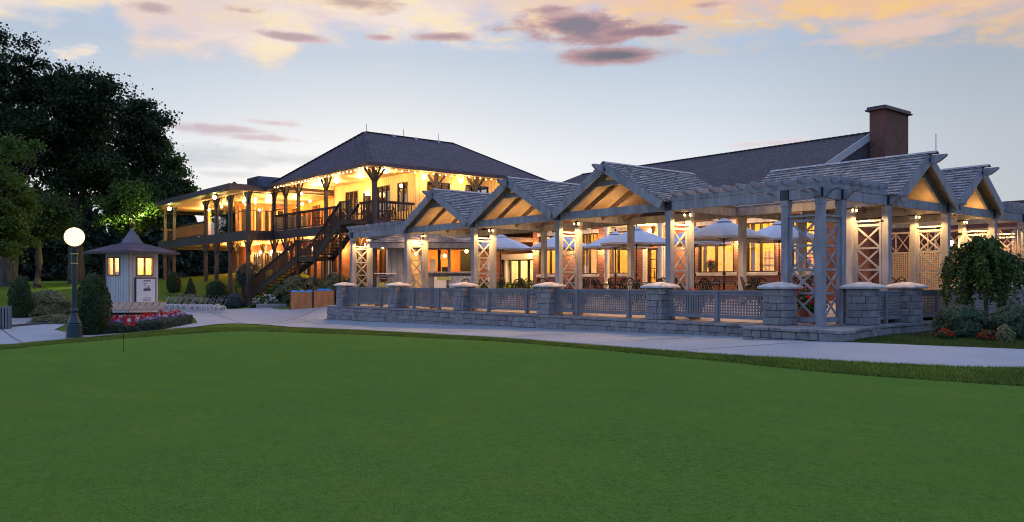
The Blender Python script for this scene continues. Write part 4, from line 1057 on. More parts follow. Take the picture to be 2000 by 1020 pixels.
# ---------------------------------------------------------------- bar hut, turned to face the green
hp = (-22.88, 2.97, FL)
hut = thing('bar_hut', hp, 'small grey bar hut with a shingled hat roof and an orange lit serving hatch', 'kiosk', rz=YAW)
hut['_w'] = (0, 0, 0)
def hb(name, mat, *boxes, par=None, bevel=0):
    mm = M()
    for b in boxes: mm.box(*b)
    return mm.build(name, mat, par or hut, local=True, bevel=bevel)
hb('side_wall', M_greysiding, (-1.85, -1.15, .0, .12, 0, 2.35)); hb('back_wall', M_orange, (-1.85, 2.4, 2.0, 2.1, 0, 2.5)); hb('end_wall', M_greysiding, (-1.97, -1.86, .0, 2.1, 0, 2.45), (2.4, 2.52, 0, 2.1, 0, 2.45))
hb('serving_front', M_greysiding, (-.25, 2.39, .0, .1, 0, 1.18)); hb('counter_top', M_timber, (-.35, 2.6, -.32, .35, 1.18, 1.27), bevel=.01)
hb('hatch_post', M_timber, (-.30, -.16, .0, .14, 1.275, 2.35), (1.0, 1.14, .0, .14, 1.275, 2.35), (2.27, 2.39, .0, .14, 1.275, 2.35))
hb('hatch_head', M_timber, (-2.0, 2.55, -.02, .12, 2.355, 2.5)); hb('door_frame', M_cream, (-1.14, -1.06, .0, .1, 0, 2.3), (-.45, -.31, .0, .1, 0, 2.3), (-1.1, -.3, 1.9, 1.95, 0, 2.3))
hb('towel_dispenser', M_white, (-.98, -.84, 1.70, 1.88, 1.15, 1.55))
hb('fascia', M_timber, (-2.75, 2.9, -.75, -.68, 2.42, 2.68), (-2.75, -2.68, -.67, 2.7, 2.42, 2.68), (2.83, 2.9, -.67, 2.7, 2.42, 2.68))
hb('hut_ceiling', M_deckwood, (-2.65, 2.8, -.66, 2.7, 2.60, 2.64))
hr = M(); a_ = (-2.78, -.78); b_ = (2.93, 2.8); ap = [(-.9, 1.0, 3.35), (1.0, 1.0, 3.35)]
rows = 7
for r_ in range(rows):
    t0, t1 = r_/rows, (r_+1.25)/rows; t1 = min(1, t1)
    def ring(t, dz): 
        c = [(a_[0], a_[1]), (b_[0], a_[1]), (b_[0], b_[1]), (a_[0], b_[1])]; tp = [ap[0], ap[1], ap[1], ap[0]]
        return [(c[i][0]*t+tp[i][0]*(1-t), c[i][1]*t+tp[i][1]*(1-t), 2.69*t+3.35*(1-t)+dz) for i in range(4)]
    A, B = ring(t0, .0), ring(t1, .03)
    for i in range(4):
        j = (i+1) % 4; n = 26
        for k in range(n):
            f0, f1 = k/n, (k+.93)/n; L = lambda p, q, f: tuple(p[c]+(q[c]-p[c])*f for c in range(3))
            q = [L(A[i], A[j], f0), L(A[i], A[j], f1), L(B[i], B[j], f1), L(B[i], B[j], f0)]; q2 = [(x, y, z-.03) for x, y, z in q]
            hr.add(q+q2, [(0, 1, 2, 3), (7, 6, 5, 4), (0, 4, 5, 1), (1, 5, 6, 2), (2, 6, 7, 3), (3, 7, 4, 0)])
hr.build('shingle_roof', M_shingle, hut, local=True)
fr = hb('fridge_front', M_white, (.35, .95, -.28, -.02, .05, 1.0)); hb('menu_strip', simple('green_card', (.30, .42, .08), (.55, .5, .2), 12, .6), (.5, 1.2, -.295, -.283, .86, .99), par=fr)
hb('poster', simple('blue_white_card', (.25, .35, .55), (.55, .58, .62), 9, .5), (1.05, 2.3, -.06, -.02, .35, 1.05))
hb('blackboard', simple('chalkboard', (.05, .06, .045), None, 3, .6), (1.55, 2.2, 1.2, 1.25, 1.3, 2.35)); hb('leaning_board', M_cream, (.12, .42, -.1, -.04, 1.275, 1.9))
hb('dark_post', M_black, (.42, .58, .9, 1.0, 1.2, 2.5)); hb('till', M_brown, (.7, 1.0, .1, .4, 1.275, 1.5))
for x, y, z, e in ((.75, 1.3, 2.1, 70), (-.7, 1.2, 2.2, 35), (1.9, .6, 2.3, 25)):
    o_ = M().sphere((x, y, z), .09, 8).build('bulb', E_bulb, hut, local=True)
    l_ = lamp((x, y-.2, z-.2), e, AMBER, .1); l_.parent = hut; l_.location = (x, y-.25, z-.1)
# X-braced low rail left of the hut
lr = thing('low_rail', (-25.5, 1.9, FL), 'low cross-braced grey rail beside the bar hut', 'railing')
a = Vector(P(738, 560, 40)[:2]); b = Vector(P(808, 560, 40)[:2]); n = 3
mm = M()
for z0, z1 in ((1.05, 1.12), (.12, .2), (.93, .97)): mm.beam((a.x, a.y, FL+z0), (b.x, b.y, FL+z0), .08, z1-z0)
for i in range(n+1):
    p = a+(b-a)*i/n; mm.box(p.x-.045, p.x+.045, p.y-.045, p.y+.045, FL-.2, FL+1.02)
    if i < n:
        q = a+(b-a)*(i+1)/n; mm.beam((p.x, p.y, FL+.2), (q.x, q.y, FL+.93), .03, .05); mm.beam((p.x+.03, p.y-.03, FL+.93), (q.x+.03, q.y-.03, FL+.2), .03, .05)
mm.build('cross_rail', M_timber, lr); M().beam((a.x-.1, a.y-.1, FL+1.17), ((a.x+b.x)/2, (a.y+b.y)/2, FL+1.17), .5, .04).build('rail_shelf', M_white, lr)

# ---------------------------------------------------------------- patio furniture
UMB = [((-20.29, 5.55), 'first from the bar hut'), ((-17.8, 7.22), 'second from the bar hut'), ((-12.41, 6.67), 'before the arched door'), ((-15.26, 8.37), 'half hidden by the round column'),
       ((-10.84, 8.59), 'closest to the brick wall'), ((-7.21, 5.7), 'seen whole in the open bay'), ((-6.67, 8.44), 'behind the corner trellis')]
GU = 'cream market umbrellas on the patio'
def canopy():
    u = thing('patio_umbrella', (0, 0, 0), 'pale grey umbrella', 'umbrella', GU)
    c = M(); n = 8; Rr = 1.62; rings = [(.03, 3.02), (.35, 2.92), (.8, 2.76), (1.25, 2.56), (Rr, 2.38)]
    for dz in (0, -.012):
        vs = [(r*math.cos(2*PI*i/n+.2), r*math.sin(2*PI*i/n+.2), z+dz) for r, z in rings for i in range(n)]
        fs = [(j*n+i, j*n+(i+1) % n, (j+1)*n+(i+1) % n, (j+1)*n+i) for j in range(4) for i in range(n)]; c.add(vs, fs)
    for i in range(n):     # valance
        a0, a1 = 2*PI*i/n+.2, 2*PI*(i+1)/n+.2
        p, q = (Rr*math.cos(a0), Rr*math.sin(a0)), (Rr*math.cos(a1), Rr*math.sin(a1)); md = ((p[0]+q[0])/2*.985, (p[1]+q[1])/2*.985)
        c.add([(p[0], p[1], 2.38), (md[0], md[1], 2.375), (q[0], q[1], 2.38), (q[0], q[1], 2.30), (md[0], md[1], 2.325), (p[0], p[1], 2.30)], [(0, 1, 4, 5), (1, 2, 3, 4)])
    c.build('canopy', M_canvas, u)
    v = M(); v.add([(0, 0, 3.13)]+[(.33*math.cos(2*PI*i/n+.2), .33*math.sin(2*PI*i/n+.2), 2.97) for i in range(n)], [(0, i+1, (i+1) % n+1) for i in range(n)]); v.build('vent_cap', M_canvas, u)
    rb = M()
    for i in range(n): a0 = 2*PI*i/n+.2; rb.beam((.05*math.cos(a0), .05*math.sin(a0), 2.96), (1.6*math.cos(a0), 1.6*math.sin(a0), 2.35), .018, .022); rb.beam((.05*math.cos(a0), .05*math.sin(a0), 2.30), (.85*math.cos(a0), .85*math.sin(a0), 2.68), .014, .016)
    rb.build('ribs', M_black, u)
    M().lathe([(.024, 0), (.024, 3.1), (.045, 3.14), (.03, 3.2), (.008, 3.26)], 10).lathe([(.06, .0), (.06, .12)], 8, (0, 0, 1.0)).build('pole', M_black, u)
    M().lathe([(.28, 0), (.28, .05), (.08, .10), (.05, .3)], 16).build('base', M_black, u, bevel=.005); return u
def make_table():
    t = thing('patio_table', (0, 0, 0), 'round dark table', 'table', 'round patio tables')
    M().lathe([(.55, .70), (.56, .715), (.56, .73), (.54, .738)], 28).build('table_top', simple('dark_table_top', (.07, .07, .075), (.05, .05, .055), 5, .25, .2), t)
    l = M()
    for i in range(4): a0 = i*PI/2+.6; M().tube([(.46*math.cos(a0), .46*math.sin(a0), 0), (.30*math.cos(a0), .30*math.sin(a0), .4), (.42*math.cos(a0), .42*math.sin(a0), .70)], .016, 6).build('leg', M_black, t)
    return t
def make_chair():
    c = thing('patio_chair', (0, 0, 0), 'chair', 'chair', 'hoop-backed patio chairs round the tables')
    M().lathe([(.22, .43), (.235, .445), (.22, .46)], 18).build('seat', simple('black_weave', (.03, .03, .033), (.05, .05, .055), 30, .6), c)
    bk = M(); hoop = [(-.25*math.cos(t)*1.05, .20+.16*math.sin(t), .45+.45*math.sin(t)) for t in np.linspace(0, PI, 15)]
    bk.tube(hoop, .026, 6); bk.tube([(-.15*math.cos(t), .20+.13*math.sin(t), .47+.33*math.sin(t)) for t in np.linspace(0, PI, 11)], .014, 5)
    for x in (-.14, -.07, 0, .07, .14): bk.tube([(x, .2, .46), (x, .24+.1*math.sqrt(1-(x/.26)**2), .45+.42*math.sqrt(1-(x/.26)**2))], .010, 4)
    bk.build('backrest', M_black, c)
    for s in (-1, 1):
        M().tube([(s*.26, .22, .62), (s*.30, .05, .66), (s*.30, -.15, .65), (s*.27, -.24, .58), (s*.24, -.22, .45)], .024, 6).build('armrest', M_black, c)
        M().tube([(s*.2, -.17, .44), (s*.25, -.24, 0)], .014, 6).build('leg', M_black, c); M().tube([(s*.2, .18, .44), (s*.26, .30, 0)], .014, 6).build('leg', M_black, c)
    return c
u0, t0, c0 = canopy(), make_table(), make_chair()
for o_ in (u0, t0, c0): KIDS[o_.name] = kids(o_)
ci = 0; SD = ['chimney', 'hall', 'clubhouse', 'rail']
for i, ((x, y), wd) in enumerate(UMB):
    place(u0, (x, y, FL-.0), random.uniform(0, .7), i == 0, 'pale grey market umbrella, the one '+wd)
    place(t0, (x, y, FL), random.uniform(0, 1), i == 0, 'round dark patio table under the umbrella '+wd)
    for k in range(4):
        a0 = k*PI/2+random.uniform(-.45, .45); r_ = random.uniform(.78, .98); px_, py_ = x+r_*math.cos(a0), y+r_*math.sin(a0)
        place(c0, (px_, py_, FL), a0-PI/2+random.uniform(-.3, .3), ci == 0, 'hoop-backed chair on the '+SD[k]+' side, umbrella '+wd); ci += 1
def floorz(y): return .5 if y < 1.1 else min(.88, .5+.38*(y-1.1)/.8)
EX = [((-18.0, 2.3), 'near the second front post'), ((-12.4, 2.4), 'between second and third gables'), ((-7.9, 2.4), 'near the third gable'), ((-2.7, 2.3), 'behind the blunt corner'), ((-3.0, 8.6), 'before the trellis screen'), ((-15.4, 4.2), 'under the middle gable')]
for i, ((x, y), wd) in enumerate(EX):
    place(t0, (x, y, floorz(y)), i, False, 'round dark patio table without umbrella '+wd)
    for k in range(4):
        a0 = k*PI/2+random.uniform(-.45, .45); r_ = random.uniform(.78, 1.0); px_, py_ = x+r_*math.cos(a0), y+r_*math.sin(a0)
        place(c0, (px_, py_, floorz(py_)), a0-PI/2+random.uniform(-.3, .3), False, 'hoop-backed chair on the '+SD[k]+' side of the table '+wd)
for i, ((x, y), wd) in enumerate([((-34.6, 3.75), 'left'), ((-31.6, 3.7), 'middle'), ((-28.9, 3.9), 'corner')]):
    place(t0, (x, y, DZ), i, False, 'round dark table on the '+wd+' part of the upper veranda')
    for k in range(3):
        a0 = k*2.1+i; place(c0, (x+.85*math.cos(a0), y+.8*math.sin(a0), DZ), a0-PI/2, False, 'hoop-backed chair on the '+('chimney', 'back', 'stair')[(k+i) % 3]+' side, '+wd+' table of the upper veranda')
# flower tubs
M_fol = mk_leaf('tub_foliage', (.03, .085, .02), (.07, .14, .03)); M_petal = mk_leaf('red_petal', (.65, .01, .01), (.8, .03, .03), .2)
def tub(x, y, z, s, label):
    t = thing('flower_tub', (x, y, z), label, 'planter', 'tubs of red geraniums')
    M().lathe([(.16*s, 0), (.22*s, .3*s), (.24*s, .32*s), (.2*s, .33*s)], 18, (x, y, z)).build('pot', simple('terracotta', (.35, .14, .08), None, 5, .8), t)
    c = np.random.normal(0, 1, (700, 3)); c /= np.linalg.norm(c, axis=1)[:, None]; c *= np.random.uniform(.5, 1, (700, 1)); c = c*np.array([.34, .34, .30])*s+np.array([x, y, z+.52*s])
    quads('foliage', c, .07*s, M_fol, t)
    c = []
    for k in range(16):
        a0 = random.uniform(0, 2*PI); e = random.uniform(.1, 1.3); q = np.array([x+.33*s*math.cos(a0)*math.cos(e), y+.33*s*math.sin(a0)*math.cos(e), z+.55*s+.3*s*math.sin(e)])
        c += [q+np.random.normal(0, .03*s, 3) for _ in range(22)]
    quads('blooms', c, .045*s, M_petal, t); return t
tub(-1.0, .9, .5, 1.15, 'tub of red geraniums inside the corner trellis'); tub(-.45, .55, .5, .9, 'smaller tub of red geraniums by the corner post')
tub(-9.3, .25, .5, 1.05, 'red geraniums just behind the rail under the third gable'); tub(-4.3, .3, .5, 1.05, 'red geraniums behind the rail right of the fifth pillar')
tub(-18.3, .25, .5, .95, 'red geraniums behind the rail under the leftmost gable'); tub(-23.0, .25, .5, .9, 'red geraniums behind the leftmost rail')
for i, x in enumerate((-12.1, -7.4)): 
    t = tub(x, 11.45, 2.02, .75, ('red geraniums on the wide window sill left of the open bay', 'red geraniums on the right window sill')[i])
cn_ = np.random.normal(0, 1, (500, 3))*.14+np.array([-6.85, 11.5, 2.95]); tp = thing('potted_rose', (-6.85, 11.5, 2.1), 'standard rose in a pot inside the rightmost lit window', 'plant')
M().lathe([(.1, 0), (.13, .2)], 12, (-6.85, 11.5, 2.06)).tube([(-6.85, 11.5, 2.2), (-6.85, 11.5, 2.95)], .012, 5).build('stem', M_bark, tp); quads('foliage', cn_, .07, M_fol, tp); quads('blooms', cn_[:60]*1.0, .09, M_petal, tp)

# ---------------------------------------------------------------- starter kiosk, bag rack, lamp, carts, bins, flag
kx, ky = -28.453, -9.327; kz = G(kx, ky)-.05; KA = R(114)
kk = thing('starter_kiosk', (kx, ky, kz), 'small square booth of pale boards with lit windows and a pointed hat roof', 'kiosk', rz=KA); kk['_w'] = (0, 0, 0)
h = .775; ZT = 2.92-kz
# local faces: -y face is the one on the right in the photograph, -x the one on the left
def kb_(name, mat, *bs, par=None, bevel=0):
    mm = M()
    for b in bs: mm.box(*b)
    return mm.build(name, mat, par or kk, local=True, bevel=bevel)
wz0, wz1 = ZT-1.02, ZT-.16
wl = M(); wallgrid(wl, 'x', -h, -h+.08, -h, h, 0, ZT, [(-.40, .50, wz0, wz1)]); wallgrid(wl, 'y', -h, -h+.08, -h+.08, h, 0, ZT, [(-.20, .62, wz0, wz1)])
wl.box(h-.08, h, -h+.08, h, 0, ZT).box(-h+.08, h-.08, h-.08, h, 0, ZT); wl.build('wall', M_kioskside, kk, local=True)
def kwin(ax, a, b, nm):
    mm = M()
    for q in ((a, a+.06, wz0, wz1), (b-.06, b, wz0, wz1), (a+.06, b-.06, wz0, wz0+.06), (a+.06, b-.06, wz1-.06, wz1), ((a+b)/2-.03, (a+b)/2+.03, wz0+.06, wz1-.06)):
        if ax == 'x': mm.box(q[0], q[1], -h-.025, -h+.06, q[2], q[3])
        else: mm.box(-h-.025, -h+.06, q[0], q[1], q[2], q[3])
    f = mm.build(nm, simple('orange_brown_frame', (.34, .16, .08), None, 4, .6), kk, local=True)
    g_ = M(); g_.box(a+.06, b-.06, -h+.03, -h+.035, wz0+.06, wz1-.06) if ax == 'x' else g_.box(-h+.03, -h+.035, a+.06, b-.06, wz0+.06, wz1-.06)
    g_.build('pane', M_glass, f, local=True)
kwin('x', -.40, .50, 'window'); kwin('y', -.20, .62, 'window')
kb_('inner_lining', M_cream, (h-.1, h-.085, -h+.1, h-.1, .0, ZT), (-h+.1, h-.1, h-.1, h-.085, 0, ZT), (-h+.09, h-.09, -h+.09, h-.09, ZT-.04, ZT-.02))
kb_('inner_shelf', M_cream, (-h+.1, h-.1, -h+.1, h-.1, wz0-.1, wz0-.06)); kb_('papers', M_white, (-h+.2, -h+.5, .1, .5, wz0-.055, wz0+.2))
hrf = M(); e = 1.42; z0 = ZT+.02
pr = [(e, z0), (e, z0+.05), (.33, z0+.46)]
vs = []
for r_, z in pr:
    for i in range(8 if 0 else 4): vs.append(((-1, 1, 1, -1)[i]*r_, (-1, -1, 1, 1)[i]*r_, z))
fs = [(j*4+i, j*4+(i+1) % 4, j*4+4+(i+1) % 4, j*4+4+i) for j in range(2) for i in range(4)]+[(3, 2, 1, 0), (8, 9, 10, 11)]
hrf.add(vs, fs).build('roof', M_roofA, kk, local=True)
sp = M(); sp.add([(-.33, -.33, z0+.463), (.33, -.33, z0+.463), (.33, .33, z0+.463), (-.33, .33, z0+.463), (0, 0, z0+1.16)], [(0, 1, 4), (1, 2, 4), (2, 3, 4), (3, 0, 4), (3, 2, 1, 0)]).build('spire', simple('slate_blue_metal', (.12, .14, .18), None, 4, .45, .4), kk, local=True)
kb_('eaves_fascia', M_fasciap, (-e-.01, e+.01, -e-.02, -e-.001, z0-.05, z0+.06), (-e-.02, -e-.001, -e, e, z0-.05, z0+.06))
dp = M(); dp.tube([(-1.2, h-.1, z0-.02), (-1.0, h-.0, z0-.12), (-h-.08, h-.02, z0-.34), (-h-.06, h-.03, z0-.6), (-h-.06, h-.03, .1)], .04, 8).build('downpipe', M_brown, kk, local=True)
bd = kb_('notice_board', simple('black_red_frame', (.05, .015, .02), None, 4, .5), (-.50, .62, -h-.06, -h-.005, .62, wz0-.06))
kb_('notice_sheet', simple('white_poster', (.72, .74, .78), (.68, .70, .75), 2, .5, bump=0), (-.44, .56, -h-.068, -h-.061, .68, wz0-.12), par=bd)
dk_ = simple('printed_ink', (.05, .06, .14), (.10, .10, .2), 20, .6, bump=0); zt_ = wz0-.17
pk = M(); pk.box(-.08, .30, -h-.073, -h-.069, zt_-.07, zt_-.02)
for i, (a, b) in enumerate(((-.06, .12), (-.06, .06))): pk.box(a, b, -h-.073, -h-.069, zt_-.17-i*.1, zt_-.145-i*.1)
pk.box(-.08, .30, -h-.073, -h-.069, zt_-.50, zt_-.40)
pk.prism([(.12, zt_-.33), (.18, zt_-.25), (.24, zt_-.33)], 'y', -h-.073, -h-.069); pk.box(-.02, .10, -h-.073, -h-.069, zt_-.395, zt_-.35); pk.box(.13, .26, -h-.073, -h-.069, zt_-.395, zt_-.345)
for j in range(3):
    x = -.12+.03*j
    while x < .30: w_ = random.uniform(.03, .09); pk.box(x, x+w_, -h-.073, -h-.069, .80+j*.055, .825+j*.055); x += w_+.02
pk.build('printed_notice', dk_, bd, local=True)
l_ = lamp((0, 0, 0), 100, (1, .66, .26), .12); l_.parent = kk; l_.location = (.1, .1, ZT-.25)
# bag rack
a = Vector(P(203, 600, 33)[:2]); b = Vector(P(322, 600, 33.6)[:2]); mid = (a+b)/2; gz = G(mid.x, mid.y); ang = math.atan2(b.y-a.y, b.x-a.x); L = (b-a).length
rk = thing('bag_rack', (mid.x, mid.y, gz), 'timber golf bag rack with a slotted top board before the kiosk', 'rack', rz=ang); rk['_w'] = (0, 0, 0)
tb = M(); n = 9; zt = .80
tb.box(-L/2, L/2, .14, .42, zt+.10, zt+.14)
for i in range(n):
    x0 = -L/2+L*i/n+.04; x1 = -L/2+L*(i+1)/n; pl = [(x0-.07, -.24), (x1-.07, -.24), (x1+.05, .138), (x0+.05, .138)]
    k0 = len(tb.v); tb.prism(pl, 'z', zt-.02, zt+.025)
    for q_ in range(k0, len(tb.v)): v_ = tb.v[q_]; tb.v[q_] = (v_[0], v_[1], v_[2]+(v_[1]-.14)*.72+.11)
tb.build('slotted_top', simple('weathered_tan_board', (.44, .29, .18), (.35, .22, .13), 5, .7, stretch=(1, 1, 1)), rk, local=True, bevel=.005)
for x in (-L/2+.2, L/2-.2): M().tube([(x-.05, -.3, 0), (x, .1, zt), (x+.05, .5, 0)], .03, 6).build('leg', simple('blue_grey_steel', (.16, .24, .28), None, 5, .5, .3), rk, local=True)
M().box(-L/2+.2, L/2-.3, .2, .35, .42, .52).box(-L/2+.4, -L/2+.5, .2, .3, 0, .42).box(L/2-.6, L/2-.5, .2, .3, 0, .42).build('lower_shelf', M_brown, rk, local=True)
M().box(-L/2+.1, L/2+.2, -.5, .45, .02, .12).build('base_board', simple('weathered_tan_board', (.4, .3, .2)), rk, local=True)
# globe lamp post
lx, ly = -19.48, -13.49; lz = G(lx, ly)
lp = thing('lamp_post', (lx, ly, lz), 'green cast-iron lamp post with a glowing round globe', 'street lamp')
pf_ = [(.275, 0), (.275, .06), (.255, .08), (.235, .52), (.215, .55), (.225, .60), (.20, .64), (.165, .70), (.12, .85), (.105, .97), (.12, 1.0), (.13, 1.05), (.105, 1.10), (.085, 1.14), (.078, 2.75), (.095, 2.77), (.095, 2.82), (.085, 2.84), (.085, 3.08), (.11, 3.10), (.11, 3.14), (.08, 3.18), (.10, 3.30), (.10, 3.36), (.13, 3.40)]
cs = 3.62/3.72
M().lathe([(r_, z*cs*.93) for r_, z in pf_], 24, (lx, ly, lz)).build('post', M_lampiron, lp, smooth=False)
M().lathe([(.10, 0), (.115, .02), (.10, .04)], 20, (lx, ly, lz+2.52)).build('collar', M_brass, lp); M().lathe([(.115, 0), (.125, .02), (.115, .04)], 20, (lx, ly, lz+2.84)).build('collar', M_brass, lp)
M().sphere((lx, ly, lz+3.44), .315, 16).build('globe', E_globe, lp, smooth=True)
gl_ = lamp((lx, ly, lz+3.44), 330, (1, .58, .22), .325, lp)
# pull carts
def make_cart():
    c = thing('pull_cart', (0, 0, 0), 'cart', 'golf cart', 'row of silver pull carts')
    for s in (-1, 1):
        w_ = M(); w_.tube([(s*.28, .16*math.cos(t), .16+.16*math.sin(t)) for t in np.linspace(0, 2*PI, 19)], .026, 6).build('wheel', M_rubber, c)
        sp_ = M()
        for k in range(5): t = k*2*PI/5; sp_.beam((s*.28, 0, .15), (s*.28, .14*math.cos(t), .15+.14*math.sin(t)), .02, .02)
        sp_.build('spokes', M_silver, c)
    M().tube([(-.28, 0, .15), (0, .05, .22), (.28, 0, .15)], .012, 6).build('axle', M_silver, c)
    M().tube([(0, -.22, .08), (0, .0, .28), (0, .20, .62), (0, .25, .78), (0, .32, .82)], .012, 6).build('shaft', M_silver, c)
    M().tube([(-.13, .10, .64), (-.06, .2, .58), (.06, .2, .58), (.13, .10, .64)], .012, 5).build('cradle', M_silver, c); M().tube([(-.10, .32, .82), (.10, .32, .82)], .014, 6).build('handle', M_black, c)
    M().box(-.05, .05, .22, .28, .74, .80).build('score_holder', M_black, c); return c
ORD = ['first', 'second', 'third', 'fourth', 'fifth', 'sixth', 'seventh', 'eighth', 'ninth', 'tenth', 'eleventh', 'twelfth', 'last']
c1 = make_cart(); KIDS[c1.name] = kids(c1)
A0 = Vector(P(318, 608, 41.5)[:2]); B0 = Vector(P(436, 608, 42.5)[:2]); n = 13
for i in range(n):
    p = A0+(B0-A0)*i/(n-1); q = (p.x+random.uniform(-.06, .06), p.y+random.uniform(-.06, .06), G(p.x, p.y)+.03)
    place(c1, q, YAW+R(-62)+random.uniform(-.2, .2), i == 0, 'silver pull cart, '+ORD[i]+' from the kiosk in the front cart row')
A0 = Vector(P(322, 600, 43)[:2]); B0 = Vector(P(424, 600, 44)[:2])
for i in range(9):
    p = A0+(B0-A0)*i/8; place(c1, (p.x, p.y, G(p.x, p.y)+.03), YAW+R(-62)+random.uniform(-.25, .25), False, 'silver pull cart, '+ORD[i]+' from the kiosk in the rear cart row')
# wooden bin enclosures with blue bins
def enclosure(px0, px1, d0, d1, nb_, label, lab2):
    a = Vector(P(px0, 597, d0)[:2]); b = Vector(P(px1, 597, d1)[:2]); L = (b-a).length; gz = min(G(a.x, a.y), G(b.x, b.y))+.02
    e = thing('bin_enclosure', (a.x, a.y, gz), label, 'enclosure', rz=math.atan2(b.y-a.y, b.x-a.x)); e['_w'] = (0, 0, 0); H = .93
    M().box(.0, L, 0, .05, 0, H).build('front_panel', M_cedar, e, local=True); M().box(0, .05, .051, .8, 0, H).box(L-.05, L, .051, .8, 0, H).build('side_panel', M_cedar, e, local=True)
    M().box(-.02, .04, -.02, -.001, 0, H+.02).box(L-.04, L+.0, -.02, -.001, 0, H+.02).box(0, L, .75, .8, 0, H).build('corner_trim', M_brown, e, local=True)
    dr = (b-a)/L; nn = Vector((-dr.y, dr.x))
    for i in range(nb_):
        u = L*(i+.5)/nb_; c = a+dr*u+nn*.4; s_ = min(.27, L/nb_/2-.03) if nb_ > 1 else .45
        bi = thing('recycling_bin', (c.x, c.y, gz), lab2[i], 'bin', 'blue recycling bins', rz=math.atan2(dr.y, dr.x)); bi['_w'] = (0, 0, 0)
        M().box(-s_, s_, -.25, .25, .02, H+.01).build('bin_body', M_bluebin, bi, local=True)
        M().add([(-s_-.02, -.28, H+.012), (s_+.02, -.28, H+.012), (s_+.02, .28, H+.012), (-s_-.02, .28, H+.012), (-s_*.6, -.12, H+.11), (s_*.6, -.12, H+.11), (s_*.6, .14, H+.11), (-s_*.6, .14, H+.11)], [(0, 3, 2, 1), (4, 5, 6, 7), (0, 1, 5, 4), (1, 2, 6, 5), (2, 3, 7, 6), (3, 0, 4, 7)]).build('lid', M_bluebin, bi, local=True)
enclosure(566, 611, 44, 44.2, 3, 'cedar board bin enclosure left of its twin, three blue lids showing', ['leftmost blue bin in the left cedar enclosure', 'middle blue bin in the left cedar enclosure', 'rightmost blue bin in the left cedar enclosure'])
enclosure(611.7, 654, 44.2, 44.4, 1, 'cedar board bin enclosure against the stone wall end, one wide lid', ['wide low blue bin in the right cedar enclosure'])
# practice flag
fx, fy = -10.06, -14.3; fz = G(fx, fy)+.01
fl = thing('practice_flag', (fx, fy, fz), 'short black pin with a small red flag on the putting green', 'flag')
M().tube([(fx, fy, fz), (fx, fy, fz+.90)], .008, 6).build('pin', M_black, fl)
fc = Vector((FY, -FX)); fm = M(); nn_ = 8
for k in range(nn_+1):
    u = .28*k/nn_; w_ = .012*math.sin(k*1.1); x = fx+fc.x*u-fc.y*w_; y = fy+fc.y*u+fc.x*w_
    fm.v += [(x, y, fz+.63), (x, y, fz+.88)]
fm.f = [(2*k, 2*k+2, 2*k+3, 2*k+1) for k in range(nn_)]
fo = fm.build('flag_cloth', M_red, fl)
lg = M(); cx_, cy_ = fx+fc.x*.14+FX*-.02, fy+fc.y*.14+FY*-.02
def disc(r0, r1, mat, nm, off):
    q = M(); N_ = 20; vs = []
    for r_ in (r0, r1):
        for k in range(N_): t = 2*PI*k/N_; vs.append((cx_-FX*off+fc.x*r_*math.cos(t), cy_-FY*off+fc.y*r_*math.cos(t), fz+.765+r_*math.sin(t)))
    q.add(vs, [(k, (k+1) % N_, N_+(k+1) % N_, N_+k) for k in range(N_)]).build(nm, mat, fo)
disc(.035, .048, M_white, 'emblem_ring', 0); disc(.001, .026, M_white, 'emblem_centre', 0)
M().box(cx_-.03, cx_+.03, cy_-.004, cy_+.004, fz+.665, fz+.68).build('emblem_bar', M_white, fo)
cup = M().lathe([(.054, 0), (.06, .004)], 16, (fx+.01, fy, fz+.004)).build('cup', M_black, fl)
# litter bin at the left edge
q = P(3, 640, 30.5); bz = G(q[0], q[1])
lb = thing('litter_bin', (q[0], q[1], bz), 'grey-green slatted litter bin at the left edge by the gravel', 'bin')
M().lathe([(.26, .04), (.26, .80)], 18, (q[0], q[1], bz)).build('liner', M_black, lb)
sl = M()
for k in range(18): t = 2*PI*k/18; sl.box(q[0]+.29*math.cos(t)-.03, q[0]+.29*math.cos(t)+.03, q[1]+.29*math.sin(t)-.03, q[1]+.29*math.sin(t)+.03, bz, bz+.85)
sl.build('slats', simple('sage_slats', (.16, .20, .20), None, 5, .6), lb)

